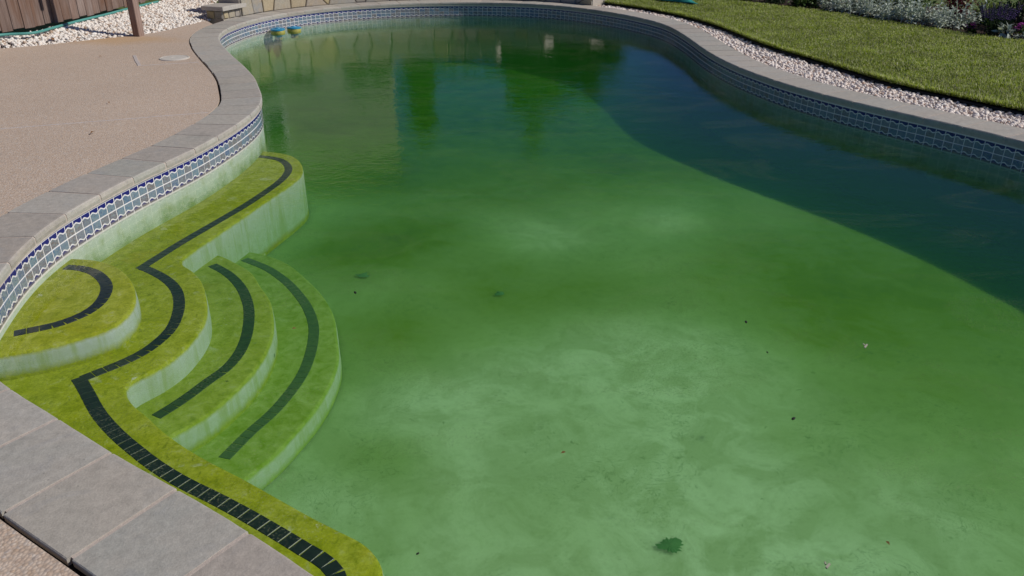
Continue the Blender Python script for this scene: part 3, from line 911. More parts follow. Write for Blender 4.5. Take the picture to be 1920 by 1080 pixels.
# round skimmer cover
def lathe(name, prof, seg, mat, cap=True):
    bmx = bmesh.new(); rings = []
    for r, z in prof:
        rings.append([bmx.verts.new((r * math.cos(2 * math.pi * i / seg), r * math.sin(2 * math.pi * i / seg), z)) for i in range(seg)])
    for a, b in zip(rings, rings[1:]):
        for i in range(seg):
            j = (i + 1) % seg
            bmx.faces.new((a[i], a[j], b[j], b[i]))
    if cap:
        bmx.faces.new(list(reversed(rings[0]))); bmx.faces.new(rings[-1])
    bmesh.ops.recalc_face_normals(bmx, faces=bmx.faces)
    return bm_mesh(name, bmx, mat)
sk = empty("skimmer_lid", (-3.535, 8.58, .204))
tag(sk, "round cream skimmer lid set flush in the tan deck", "lid")
o = link("collar", lathe("collar", [(.15, 0), (.15, .006), (.146, .008), (.136, .008), (.134, .004), (.134, 0)], 40, M['lid'], False), sk); o.location = (0, 0, 0); o.matrix_parent_inverse = Matrix.Identity(4)
o = link("cover", lathe("cover", [(.131, 0), (.131, .006), (.127, .0085), (.03, .0095), (.028, .0075), (.012, .0075)], 40, M['lid']), sk); o.matrix_parent_inverse = Matrix.Identity(4)

# ------------------------------------------------------------------ gravel
ico = bmesh.new(); bmesh.ops.create_icosphere(ico, subdivisions=1, radius=1.0)
ICO_V0 = np.array([v.co[:] for v in ico.verts]); ICO_F = np.array([[v.index for v in f.verts] for f in ico.faces]); ico.free()
ico = bmesh.new(); bmesh.ops.create_icosphere(ico, subdivisions=2, radius=1.0)
ICO2_V0 = np.array([v.co[:] for v in ico.verts]); ICO2_F = np.array([[v.index for v in f.verts] for f in ico.faces]); ico.free()
def rock_variants(V0, k, amp):
    out = []
    for i in range(k):
        V = V0.copy()
        for j, v in enumerate(V):
            V[j] = v * (1 + amp * noise.noise((v[0] * 1.3 + i * 9, v[1] * 1.3, v[2] * 1.3)))
        for _ in range(3):   # chipped facets
            d = rng.normal(size=3); d /= np.linalg.norm(d)
            c = rng.uniform(.62, .85)
            h = V @ d
            V -= np.outer(np.maximum(h - c, 0), d)
        out.append(V)
    return out
def sample_poly(poly, n):
    poly = np.array(poly); lo, hi = poly.min(0), poly.max(0)
    out = []; tot = 0
    while tot < n:
        P = rng.uniform(lo, hi, (n * 2, 2)); P = P[in_poly(P, poly)]
        out.append(P); tot += len(P)
    return np.vstack(out)[:n]
def rocks(name, poly, n, zf, r0, r1, mat, fine=False, amp=.35):
    V0, F0 = (ICO2_V0, ICO2_F) if fine else (ICO_V0, ICO_F)
    var = rock_variants(V0, 10, amp)
    P = sample_poly(poly, n)
    Vs = np.zeros((n, len(V0), 3)); 
    for i in range(n):
        a, b_, c_ = rng.uniform(0, 2 * math.pi, 3)
        ca, sa, cb, sb = math.cos(a), math.sin(a), math.cos(b_), math.sin(b_)
        R = np.array([[ca, -sa, 0], [sa, ca, 0], [0, 0, 1]]) @ np.array([[1, 0, 0], [0, cb, -sb], [0, sb, cb]])
        r = r0 + (r1 - r0) * rng.random() ** 1.6
        s = np.array([1, rng.uniform(.65, .95), rng.uniform(.55, .85)]) * r
        Vs[i] = (var[rng.integers(10)] * s) @ R.T + np.array([P[i, 0], P[i, 1], zf(P[i, 0], P[i, 1]) + rng.uniform(-.3, .75) * r])
    F = (F0[None] + (np.arange(n) * len(V0))[:, None, None]).reshape(-1, 3)
    o = link(name, tri_mesh(name, Vs.reshape(-1, 3), F, mat, False))
    return o

fence_line = [(-7.4, 6.4), (-6.6, 7.8), (-6.08, 8.8), (-5.80, 9.4), (-5.62, 9.9), (-5.50, 10.4), (-5.42, 11.0), (-5.37, 11.6), (-5.32, 12.3), (-5.28, 13.6)]
FL = np.array(fence_line); RL = np.array(rock_line)
def bed_z(x, y):
    """gravel rises from the deck towards the fence"""
    dr = np.min(np.hypot(RL_d[:, 0] - x, RL_d[:, 1] - y)); df = np.min(np.hypot(FL_d[:, 0] - x, FL_d[:, 1] - y))
    return .185 + .115 * (dr / (dr + df + 1e-6))
FL_d = resample(FL, .05); RL_d = resample(RL[:-1], .05)
bedL = [(-8.0, 7.5), (-5.69, 9.15), (-5.43, 9.33), (-5.13, 9.58), (-4.84, 9.88), (-4.54, 10.12), (-4.39, 10.37), (-4.30, 10.75), (-4.20, 11.1), (-4.12, 11.45), (-4.35, 12.1), (-4.6, 13.2), (-5.2, 13.6), (-5.27, 12.3), (-5.32, 11.6), (-5.37, 11.0), (-5.45, 10.4), (-5.57, 9.9), (-5.75, 9.4), (-6.03, 8.8), (-6.6, 7.75)]
bmx = fill_poly([resample(bedL, .15, True)], 0)
for v in bmx.verts: v.co.z = bed_z(v.co.x, v.co.y) - .02
tag(link("gravel_bed_base", bm_mesh("gravel_bed_base", bmx, M['gravel_bed'])), kind="structure")
vis_bed = [(-6.2, 8.8)] + bedL[1:-2]
tag(rocks("white_gravel", vis_bed, 11000, bed_z, .011, .029, M['gravel_l']), kind="stuff")

lawn_edge = [(1.02, 13.55), (1.14, 13.39), (1.49, 13.05), (1.91, 12.50), (2.26, 11.85), (2.50, 11.2), (2.66, 10.55), (2.77, 9.78), (2.85, 9.27), (2.94, 8.93), (3.03, 8.62), (3.11, 8.32), (3.19, 8.02), (3.27, 7.74), (3.34, 7.50), (3.42, 7.26), (3.54, 7.02), (3.67, 6.80), (3.82, 6.54), (4.01, 6.24), (4.3, 5.7), (4.6, 4.9)]
LE = resample(catmull(lawn_edge, False, .05), .06)
j0 = int(np.argmin(np.sum((LOOP - np.array((.80, 12.82))) ** 2, 1))); j1 = int(np.argmin(np.sum((LOOP - np.array((3.80, 4.85))) ** 2, 1)))
idr = walk(j0, j1, (2.1, 9.8))
co_r = [tuple(LOOP[i] + NSM[i] * (WC - .01)) for i in idr][::4]
bedR = co_r + [tuple(p) for p in LE[::-1]]
bmx = fill_poly([bedR], .165)
tag(link("gravel_strip_base", bm_mesh("gravel_strip_base", bmx, M['gravel_bed'])), kind="structure")
co_r2 = [tuple(LOOP[i] + NSM[i] * (WC + .014)) for i in idr][::4]
LEn = LE.copy(); LEn[:, 0] -= .02
bedR2 = co_r2 + [tuple(p) for p in LEn[::-1]]
tag(rocks("marble_gravel", bedR2, 10500, lambda x, y: .178, .009, .025, M['gravel_w'], False, .4), kind="stuff")

# ------------------------------------------------------------------ lawn
bed_line = [(1.9, 14.9), (2.87, 13.83), (3.61, 12.98), (4.0, 12.5), (4.38, 12.1), (4.62, 11.7), (4.80, 11.25), (5.12, 10.56), (5.35, 10.12), (5.52, 9.83), (5.83, 9.40), (6.4, 8.6), (7.4, 7.2)]
BL = resample(catmull(bed_line, False, .05), .1)
LEo = LE.copy(); LEo[:, 0] += .020; LEo[:, 1] += .01
lawn_poly = [tuple(p) for p in LEo] + [(7.4, 4.6)] + [tuple(p) for p in BL[::-1]]
bmx = fill_poly([lawn_poly], .235)
lw = link("lawn", bm_mesh("lawn", bmx, M['lawn_soil'])); tag(lw, kind="structure")
def lawn_h(x, y): return .235
def blades(name, poly, n, mat, h0, h1, w):
    P = sample_poly(poly, n)
    d = np.hypot(P[:, 0], P[:, 1])
    tuft = np.array([noise.noise((p[0] * 3.1, p[1] * 3.1, 1.7)) for p in P]) * .28 + np.array([noise.noise((p[0] * 11, p[1] * 11, 4.7)) for p in P]) * .25
    h = (h0 + (h1 - h0) * rng.random(n)) * (1 + tuft)
    a = rng.uniform(0, 2 * math.pi, n); lean = rng.uniform(.15, 1.05, n)
    dx, dy = np.cos(a), np.sin(a)
    ww = w * rng.uniform(.7, 1.3, n) * (1 + np.clip((d - 7) * .07, 0, .5))
    sa = a + math.pi / 2 + rng.uniform(-.5, .5, n)
    sx, sy = np.cos(sa) * ww / 2, np.sin(sa) * ww / 2
    z0 = np.full(n, .225)
    V = np.zeros((n, 5, 3))
    V[:, 0] = np.c_[P[:, 0] - sx, P[:, 1] - sy, z0]; V[:, 1] = np.c_[P[:, 0] + sx, P[:, 1] + sy, z0]
    mx, my = P[:, 0] + dx * h * lean * .35, P[:, 1] + dy * h * lean * .35
    V[:, 2] = np.c_[mx - sx * .8, my - sy * .8, z0 + h * .6]; V[:, 3] = np.c_[mx + sx * .8, my + sy * .8, z0 + h * .6]
    V[:, 4] = np.c_[P[:, 0] + dx * h * lean, P[:, 1] + dy * h * lean, z0 + h * (1 - .38 * lean)]
    F = np.array([[0, 1, 3], [0, 3, 2], [2, 3, 4]])
    F = (F[None] + (np.arange(n) * 5)[:, None, None]).reshape(-1, 3)
    return link(name, tri_mesh(name, V.reshape(-1, 3), F, mat))
vis_lawn = [tuple(p) for p in LEo] + [(5.2, 5.0), (6.9, 7.6)] + [tuple(p) for p in BL[::-1] if p[1] > 7.8 and p[1] < 14.2] + [(1.2, 14.2)]
tag(blades("grass", vis_lawn, 230000, M['grass'], .03, .062, .0060), kind="stuff")
# longer blades hanging over the edging
nf = 9000
kk = rng.integers(0, len(LE) - 1, nf); uu = rng.random((nf, 1))
Pf = LE[kk] * (1 - uu) + LE[kk + 1] * uu
tf = (LE[kk + 1] - LE[kk]); tf = tf / np.linalg.norm(tf, axis=1)[:, None]
of = np.c_[tf[:, 1], -tf[:, 0]]; of *= np.where(of[:, :1] > 0, -1, 1)     # towards the gravel
Pf = Pf - of * rng.uniform(.012, .05, (nf, 1))
clump = np.array([noise.noise((p[0] * 5, p[1] * 5, 2.2)) for p in Pf])
hf = (.045 + .04 * rng.random(nf)) * (1 + .6 * clump)
df_ = of * rng.uniform(-.2, 1.0, (nf, 1)) + tf * rng.normal(0, .5, (nf, 1))
df_ /= np.linalg.norm(df_, axis=1)[:, None] + 1e-6
D3 = np.c_[df_ * rng.uniform(.3, 1.0, (nf, 1)), rng.uniform(.25, 1, nf)]; D3 /= np.linalg.norm(D3, axis=1)[:, None]
S3 = np.cross(D3, [0, 0, 1.0]); S3 /= np.linalg.norm(S3, axis=1)[:, None] + 1e-9
wf = .0028
B3 = np.c_[Pf, np.full(nf, .222)]
V = np.zeros((nf, 5, 3)); md = B3 + D3 * hf[:, None] * .6; tp_ = B3 + D3 * hf[:, None] * 1.0; tp_[:, 2] -= hf * .3 * (1 - D3[:, 2])
V[:, 0] = B3 - S3 * wf; V[:, 1] = B3 + S3 * wf; V[:, 2] = md - S3 * wf * .8; V[:, 3] = md + S3 * wf * .8; V[:, 4] = tp_
F = (np.array([[0, 1, 3], [0, 3, 2], [2, 3, 4]])[None] + (np.arange(nf) * 5)[:, None, None]).reshape(-1, 3)
tag(link("grass_fringe", tri_mesh("grass_fringe", V.reshape(-1, 3), F, M['grass'])), kind="stuff")

# black plastic edging between gravel and lawn
bmx = bmesh.new(); k = len(LE); ring = []
for off, z in ((0, .10), (0, .205), (.004, .212), (.016, .212), (.02, .205), (.02, .10)):
    ring.append([bmx.verts.new((p[0] + off, p[1] + off * .3, z)) for p in LE])
for a, b in zip(ring, ring[1:]):
    for i in range(k - 1): bmx.faces.new((a[i], a[i + 1], b[i + 1], b[i]))
bmesh.ops.recalc_face_normals(bmx, faces=bmx.faces)
tag(link("lawn_edging", bm_mesh("lawn_edging", bmx, M['edging'], True)), "black plastic edging strip between the pale gravel and the lawn", "lawn edging")

def local_child(name, me, parent, loc=(0, 0, 0), rot=(0, 0, 0)):
    o = bpy.data.objects.new(name, me); COL.objects.link(o)
    o.parent = parent; o.location = loc; o.rotation_euler = rot
    return o

# ------------------------------------------------------------------ stone wall behind the far coping
sA = s_near((-3.47, 11.60)); sB = s_near((-.20, 13.28)); sC = s_near((.42, 13.06)); sD = s_near((.98, 12.66))
ids_w = walk(int(np.argmin(np.abs(ARC[:-1] - sA))), int(np.argmin(np.abs(ARC[:-1] - sD))), (-1.67, 13.19))
sgn = 1 if ids_w[1] == (ids_w[0] + 1) % NL else -1
OUTW = LOOP + NSM * (WC + .012)
wp = OUTW[ids_w]; wn_ = NSM[ids_w]
wd = np.r_[0, np.cumsum(np.hypot(*np.diff(wp, axis=0).T))]
def w_at(s, off=0.0):
    p = np.array([np.interp(s, wd, wp[:, 0]), np.interp(s, wd, wp[:, 1])])
    nn = np.array([np.interp(s, wd, wn_[:, 0]), np.interp(s, wd, wn_[:, 1])]); nn /= np.linalg.norm(nn)
    return p + nn * off
def w_s(pt): return wd[int(np.argmin(np.sum((wp - np.array(pt)) ** 2, 1)))]
cuts = [(0, w_s((-.25, 13.65)), .72), (w_s((-.25, 13.65)), w_s((.55, 13.4)), .52), (w_s((.55, 13.4)), wd[-1], .36)]
wall = empty("stone_wall", (w_at(wd[-1] / 2)[0], w_at(wd[-1] / 2)[1], .2))
tag(wall, "curved flagstone retaining wall standing along the far coping", "stone wall")
bmx = bmesh.new()
for a, b, top in cuts:
    ss = np.linspace(a, b, max(4, int((b - a) / .1)))
    F_ = [w_at(s, .012) for s in ss]; B_ = [w_at(s, .36) for s in ss]
    rings = [[bmx.verts.new((p[0], p[1], z)) for p in P] for P, z in ((F_, .1), (F_, top), (B_, top), (B_, .1))]
    for q in range(3):
        for i in range(len(ss) - 1):
            bmx.faces.new((rings[q][i], rings[q][i + 1], rings[q + 1][i + 1], rings[q + 1][i]))
    for e in (0, -1): bmx.faces.new([r[e] for r in rings])
bmesh.ops.recalc_face_normals(bmx, faces=bmx.faces)
link("mortar_core", bm_mesh("mortar_core", bmx, M['wall_mortar']), wall)

def clip_cell(poly, a, b):
    """keep the half of poly nearer to a than to b"""
    m = (a + b) / 2; d = b - a; out = []
    for i in range(len(poly)):
        p, q = poly[i], poly[(i + 1) % len(poly)]
        fp, fq = np.dot(p - m, d), np.dot(q - m, d)
        if fp <= 0: out.append(p)
        if fp * fq < 0: out.append(p + (q - p) * (fp / (fp - fq)))
    return out
def shrink(poly, g):
    P = np.array(poly); c = P.mean(0); out = []
    for p in P:
        d = p - c; l = np.linalg.norm(d)
        out.append(c + d * max(.3, (l - g) / l))
    return out
def flag_stone(cell, mapf, parent, thick):
    cell = shrink(cell, .012)
    inner = shrink(cell, .012)
    k = len(cell)
    bm_ = bmesh.new()
    r0 = [bm_.verts.new(mapf(p[0], p[1], .015)) for p in cell]
    r1 = [bm_.verts.new(mapf(p[0], p[1], -thick * .7)) for p in cell]
    r2 = [bm_.verts.new(mapf(p[0], p[1], -thick - random.uniform(0, .006))) for p in inner]
    for a, b in ((r0, r1), (r1, r2)):
        for i in range(k): bm_.faces.new((a[i], a[(i + 1) % k], b[(i + 1) % k], b[i]))
    bm_.faces.new(r2)
    bmesh.ops.recalc_face_normals(bm_, faces=bm_.faces)
    link("stone", bm_mesh("stone", bm_, M['flag']), parent)
for a, b, top in cuts:
    seeds = []
    s = a
    while s < b:
        w = random.uniform(.17, .36)
        rows = 2 if random.random() < .75 else 1
        for r in range(rows):
            seeds.append(np.array([s + w / 2 + random.uniform(-.05, .05), .21 + (top - .21) * ((r + .5) / rows + (random.uniform(-.12, .12) if rows > 1 else 0))]))
        s += w
    for i, sd in enumerate(seeds):
        cell = [np.array(p) for p in ((a + .005, .206), (b - .005, .206), (b - .005, top - .004), (a + .005, top - .004))]
        for j, o_ in enumerate(seeds):
            if j != i and abs(o_[0] - sd[0]) < 1.2 and len(cell) > 2: cell = clip_cell(cell, sd, o_)
        if len(cell) < 3: continue
        def mp(s_, z_, off):
            p = w_at(s_, off); return (p[0], p[1], z_)
        flag_stone(cell, mp, wall, random.uniform(.008, .02))

# low pier with a slab at the left end of the wall
pier = empty("stone_pier", (-3.95, 11.65, .2))
tag(pier, "low stone pier capped with a grey slab at the left end of the far wall", "pier")
slabp = [(-4.235, 11.45), (-3.896, 11.325), (-3.68, 11.93), (-4.02, 12.07)]
basep = [(-4.185, 11.50), (-3.935, 11.405), (-3.745, 11.935), (-3.99, 12.02)]
link("pier_core", bm_mesh("pier_core", slab(basep, .1, .322), M['wall_mortar']), pier)
for (p, q) in ((basep[0], basep[1]), (basep[1], basep[2])):
    p, q = np.array(p), np.array(q); d = q - p; Ld = np.linalg.norm(d); d /= Ld; nn = np.array([d[1], -d[0]])
    xs_ = [0.0]
    while xs_[-1] < Ld - .12: xs_.append(xs_[-1] + random.uniform(.11, .17))
    xs_[-1] = Ld
    for a, b in zip(xs_[:-1], xs_[1:]):
        cell = [np.array(v) for v in ((a, .205), (b, .205), (b + random.uniform(-.01, .01), .318), (a, .318))]
        flag_stone(cell, lambda s_, z_, off: (*(p + d * s_ - nn * off), z_), pier, .012)
bmx = slab(slabp, .325, .38)
bmesh.ops.bevel(bmx, geom=[e for e in bmx.edges if e.is_boundary or e.calc_face_angle(0) > .5], offset=.006, segments=1, affect='EDGES')
link("cap_slab", bm_mesh("cap_slab", bmx, M['coping']), pier)

# ------------------------------------------------------------------ fence
fence = empty("board_fence", (-5.55, 10.2, .3))
tag(fence, "weathered brown board fence behind the white gravel bed", "fence")
FLr = resample(FL[1:], .152)
for a, b in zip(FLr[:-1], FLr[1:]):
    d = b - a; m = (a + b) / 2; l = np.linalg.norm(d); ang = math.atan2(d[1], d[0])
    hgt = 1.72 + random.uniform(-.01, .01)
    bmx = bmesh.new(); add_box(bmx, (0, 0, 0), (l - random.uniform(.004, .010), .019, hgt), None, .003)
    me = bm_mesh("board", bmx, M['wood'])
    z0 = .345 + random.uniform(-.012, .012)
    o = link("board", me, fence)
    o.matrix_parent_inverse = Matrix.Identity(4)
    o.location = (m[0] - fence.location.x, m[1] - fence.location.y, z0 + hgt / 2 - fence.location.z)
    o.rotation_euler = (random.uniform(-.006, .006), random.uniform(-.006, .006), ang + random.uniform(-.02, .02))
for zr in (.75, 1.75):
    bmx = bmesh.new()
    for a, b in zip(FL[1:-1], FL[2:]):
        d = b - a; l = np.linalg.norm(d); d = d / l; nn = np.array([-d[1], d[0]])
        if nn[0] > 0: nn = -nn
        m = (a + b) / 2 + nn * .032
        add_box(bmx, (m[0], m[1], zr), (l, .04, .09), Matrix.Rotation(math.atan2(d[1], d[0]), 3, 'Z'))
    link("rail", bm_mesh("rail", bmx, M['wood']), fence)

def tube(name, pts, r, mat, seg=8, step=.04):
    P = np.array(pts, float)
    xy = catmull(P, False, step) if P.shape[1] == 3 else None
    bmx = bmesh.new(); rings = []
    for i, p in enumerate(xy):
        t = xy[min(i + 1, len(xy) - 1)] - xy[max(i - 1, 0)]; t /= np.linalg.norm(t)
        up = np.array([0, 0, 1.0]) if abs(t[2]) < .9 else np.array([1.0, 0, 0])
        s_ = np.cross(t, up); s_ /= np.linalg.norm(s_); u_ = np.cross(s_, t)
        rings.append([bmx.verts.new(p + r * (math.cos(2 * math.pi * k / seg) * s_ + math.sin(2 * math.pi * k / seg) * u_)) for k in range(seg)])
    for a, b in zip(rings, rings[1:]):
        for k in range(seg): bmx.faces.new((a[k], a[(k + 1) % seg], b[(k + 1) % seg], b[k]))
    bmx.faces.new(rings[0]); bmx.faces.new(rings[-1])
    bmesh.ops.recalc_face_normals(bmx, faces=bmx.faces)
    return bm_mesh(name, bmx, mat, True)
hose_pts = [(-6.45, 8.2, .33), (-6.0, 8.93, .328), (-5.74, 9.33, .325), (-5.49, 9.52, .318), (-5.45, 9.92, .32), (-5.41, 10.36, .325), (-5.335, 11.0, .325), (-5.29, 11.6, .325), (-5.20, 12.4, .325)]
tag(link("garden_hose", tube("garden_hose", hose_pts, .016, M['teal'])), "teal garden hose lying along the foot of the board fence", "hose")

# wooden post in the gravel with a crosspiece above the frame
fa = math.atan2(.95, .31)
post = empty("timber_post", (-4.515, 10.035, .16)); post.rotation_euler = (0, 0, fa)
tag(post, "weathered square timber post rising from the edge of the gravel bed", "post")
bmx = bmesh.new(); add_box(bmx, (0, 0, 1.15), (.095, .095, 2.3), None, .004)
local_child("shaft", bm_mesh("shaft", bmx, M['post']), post)
bmx = bmesh.new(); add_box(bmx, (.0, .0, 1.42), (1.5, .04, .14), None, .004)
o = local_child("crosspiece", bm_mesh("crosspiece", bmx, M['post']), post); o.location = (.45, .07, 0)
bmx = bmesh.new(); add_box(bmx, (0, 0, 1.26), (.06, .04, .2), None, .004)
o = local_child("bracket", bm_mesh("bracket", bmx, M['post']), post); o.location = (-.16, .07, 0)

# ------------------------------------------------------------------ plants
def leaf_arrays(P, D, U, ln, wd_, fold=.25, curl=.15):
    """folded leaf of four triangles; P base points, D directions, U up vectors"""
    n = len(P)
    S = np.cross(D, U); S /= np.linalg.norm(S, axis=1)[:, None] + 1e-9
    Nn = np.cross(S, D)
    ln = np.asarray(ln).reshape(-1, 1) * np.ones((n, 1)); wd_ = np.asarray(wd_).reshape(-1, 1) * np.ones((n, 1))
    V = np.zeros((n, 5, 3))
    V[:, 0] = P
    mid = P + D * ln * .5 + Nn * ln * curl * .5
    V[:, 1] = mid + S * wd_ * .5 + Nn * wd_ * fold
    V[:, 2] = mid - S * wd_ * .5 + Nn * wd_ * fold
    V[:, 3] = mid
    V[:, 4] = P + D * ln - Nn * ln * curl * .4
    F = np.array([[0, 1, 3], [0, 3, 2], [3, 1, 4], [3, 4, 2]])
    F = (F[None] + (np.arange(n) * 5)[:, None, None]).reshape(-1, 3)
    return V.reshape(-1, 3), F
def unit(A): return A / (np.linalg.norm(A, axis=1)[:, None] + 1e-9)
def join_arrays(L_):
    Vs, Fs, b = [], [], 0
    for V, F in L_:
        Vs.append(V); Fs.append(F + b); b += len(V)
    return np.vstack(Vs), np.vstack(Fs)

def bush_mesh(name, rx, ry, h, n, ln, wd_, mat, clumps=14, z0=.02):
    """crown of leaf clumps in a dome"""
    cs = rng.normal(size=(clumps, 3)); cs = unit(cs) * rng.uniform(.35, .95, (clumps, 1)); cs[:, 2] = np.abs(cs[:, 2])
    cs *= np.array([rx, ry, h * .85])
    k = rng.integers(clumps, size=n)
    dirs = unit(rng.normal(size=(n, 3)) + np.array([0, 0, .35]))
    cr = rng.uniform(.25, .45, clumps) * min(rx, h)
    P = cs[k] + dirs * (cr[k] * rng.random(n) ** .5)[:, None]
    P[:, 2] = np.maximum(P[:, 2], z0)
    U = np.tile(np.array([0, 0, 1.0]), (n, 1)) + rng.normal(size=(n, 3)) * .4
    V, F = leaf_arrays(P, unit(dirs + rng.normal(size=(n, 3)) * .5), U, ln * rng.uniform(.7, 1.2, n), wd_ * rng.uniform(.7, 1.2, n))
    return tri_mesh(name, V, F, mat)
def stems_mesh(name, rx, ry, h, k, mat, r=.006):
    parts = []
    bmx = bmesh.new()
    for i in range(k):
        a = rng.uniform(0, 2 * math.pi); q = rng.uniform(.2, .8)
        e = Vector((rx * q * math.cos(a), ry * q * math.sin(a), h * rng.uniform(.55, .85)))
        b0 = Vector((e.x * .25, e.y * .25, -.02))
        d = (e - b0); R = d.to_track_quat('Z', 'Y').to_matrix()
        add_box(bmx, (b0 + e) / 2, (r * 2, r * 2, d.length), R)
    return bm_mesh(name, bmx, mat)
ZB = .235
def bush(name, label, cat, loc, rx, ry, h, n, ln, wd_, mat, group=None, clumps=14):
    t = empty(name, (loc[0], loc[1], ZB)); tag(t, label, cat, group)
    local_child("foliage", bush_mesh("foliage", rx, ry, h, n, ln, wd_, mat, clumps), t)
    tag(local_child("stems", stems_mesh("stems", rx, ry, h, 9, M['bark']), t), kind="stuff")
    return t

# mulch of the flower bed
bed_poly = [tuple(p) for p in BL] + [(9.0, 9.0), (9.0, 13.0), (6.6, 12.2), (5.6, 13.2), (4.4, 14.6), (2.6, 15.6)]
bmx = fill_poly([bed_poly], .228)
tag(link("mulch_bed", bm_mesh("mulch_bed", bmx, M['mulch'])), kind="structure")
chipP = sample_poly([tuple(p) for p in BL if p[1] > 8.5 and p[1] < 13.6] + [(6.6, 9.5), (5.6, 12.0), (3.6, 13.8)], 2600)
n = len(chipP)
D_ = unit(np.c_[rng.normal(size=(n, 2)), rng.normal(size=n) * .25]); 
V, F = leaf_arrays(np.c_[chipP, np.full(n, .238) + rng.uniform(0, .01, n)], D_, np.tile([0, 0, 1.0], (n, 1)) + rng.normal(size=(n, 3)) * .3, rng.uniform(.02, .05, n), rng.uniform(.008, .016, n), .1, 0)
tag(link("wood_chips", tri_mesh("wood_chips", V, F, M['mulch'])), kind="stuff")

# silvery lamb's ear along the bed edge
def silver_plant(name, label, loc, rx, h, group, n_st=15, seed=0):
    t = empty(name, (loc[0], loc[1], ZB)); tag(t, label, "plant", group)
    Ps, Ds, Us, Ls, Ws = [], [], [], [], []
    bmx = bmesh.new()
    for i in range(n_st):
        a = rng.uniform(0, 2 * math.pi); q = math.sqrt(rng.random()) * rx
        base = np.array([q * math.cos(a), q * math.sin(a) * .85, 0]); hh = h * rng.uniform(.55, 1.05) * (1.1 - .45 * q / rx)
        lean = np.array([math.cos(a), math.sin(a), 0]) * rng.uniform(.0, .35) * hh
        tip = base + lean + np.array([0, 0, hh])
        d = Vector(tip - base); add_box(bmx, Vector((base + tip) / 2), (.008, .008, d.length), d.to_track_quat('Z', 'Y').to_matrix())
        nl = int(rng.integers(9, 15)); ph = rng.uniform(0, 6)
        for k in range(nl):
            u = (k + .5) / nl
            an = ph + k * 2.4
            Ps.append(base + (tip - base) * (.08 + .92 * u))
            up = .25 + .9 * u
            Ds.append([math.cos(an), math.sin(an), up * rng.uniform(.6, 1.2) - .25])
            Us.append([0, 0, 1.0]); s_ = (1.15 - .6 * u) * rng.uniform(.75, 1.15)
            Ls.append(.105 * s_); Ws.append(.040 * s_)
    V, F = leaf_arrays(np.array(Ps), unit(np.array(Ds)), np.array(Us) + rng.normal(size=(len(Us), 3)) * .1, np.array(Ls), np.array(Ws), .2, .22)
    local_child("foliage", tri_mesh("foliage", V, F, M['silver']), t)
    tag(local_child("stems", bm_mesh("stems", bmx, M['silver']), t), kind="stuff")
sl = [((5.42, 10.42), "nearest the violet salvia"), ((5.24, 10.78), "second from the violet salvia"), ((5.10, 11.08), "third from the violet salvia"), ((4.98, 11.38), "fourth from the violet salvia"),
      ((4.88, 11.68), "fifth from the violet salvia"), ((4.76, 11.95), "sixth from the violet salvia"), ((4.68, 12.22), "farthest from the violet salvia")]
for (loc, wh) in sl:
    silver_plant("lambs_ear", "silvery lamb's ear clump on the lawn edge, front row, " + wh, loc, .21, .27, "silvery plants along the flower bed", 17)
sl2 = [((5.72, 10.62), "behind the front row clump nearest the violet salvia"), ((5.48, 11.05), "behind the second front row clump from the salvia"), ((5.26, 11.52), "behind the fourth front row clump from the salvia"), ((5.02, 12.05), "behind the sixth front row clump from the salvia")]
for (loc, wh) in sl2:
    silver_plant("lambs_ear", "taller silvery lamb's ear clump " + wh, loc, .22, .36, "silvery plants along the flower bed", 17)

# violet salvia: green base with upright flower spikes
def salvia(label, loc, rx, h, spikes, mat, cat="flower", name="salvia"):
    t = empty(name, (loc[0], loc[1], ZB)); tag(t, label, cat)
    local_child("foliage", bush_mesh("foliage", rx * .9, rx * .9, h * .55, 420, .06, .022, M['dark'], 12), t)
    Ps, Ds, Ls = [], [], []
    bmx = bmesh.new()
    for i in range(spikes):
        a = rng.uniform(0, 2 * math.pi); q = math.sqrt(rng.random()) * rx
        b0 = np.array([q * .6 * math.cos(a), q * .6 * math.sin(a), h * .25]); tip = np.array([q * 1.1 * math.cos(a), q * 1.1 * math.sin(a), h * rng.uniform(.8, 1.05)])
        d = Vector(tip - b0); add_box(bmx, Vector((b0 + tip) / 2), (.005, .005, d.length), d.to_track_quat('Z', 'Y').to_matrix())
        for k in range(16):
            u = .42 + .58 * k / 15
            an = k * 2.4; Ps.append(b0 + (tip - b0) * u); Ds.append([math.cos(an), math.sin(an), .7]); Ls.append(.024 * (1.25 - u * .6))
    V, F = leaf_arrays(np.array(Ps), unit(np.array(Ds)), np.tile([0, 0, 1.0], (len(Ps), 1)), np.array(Ls), np.array(Ls) * .6)
    local_child("flower_spikes", tri_mesh("flower_spikes", V, F, mat), t)
    tag(local_child("stems", bm_mesh("stems", bmx, M['dark']), t), kind="stuff")
salvia("violet salvia with upright flower spikes at the lawn edge beside the lamb's ear", (5.78, 9.93), .24, .34, 60, M['violet'])
def flowers(label, loc, rx, h, n, name="phlox"):
    t = empty(name, (loc[0], loc[1], ZB)); tag(t, label, "flower")
    local_child("foliage", bush_mesh("foliage", rx, rx, h, 260, .04, .018, M['green'], 10), t)
    a = rng.uniform(0, 2 * math.pi, n); q = np.sqrt(rng.random(n)) * rx
    P = np.c_[q * np.cos(a), q * np.sin(a), h * (1.05 - .5 * (q / rx) ** 2) * rng.uniform(.8, 1.1, n)]
    arrs = []
    for k in range(5):
        an = k * 2 * math.pi / 5 + a
        arrs.append(leaf_arrays(P, unit(np.c_[np.cos(an), np.sin(an), np.full(n, .35)]), np.tile([0, 0, 1.0], (n, 1)), .022, .016, .1))
    V, F = join_arrays(arrs)
    local_child("blossom", tri_mesh("blossom", V, F, M['magenta']), t)
flowers("small magenta blossoms low between the lamb's ear and the salvia", (5.52, 10.02), .07, .13, 26)
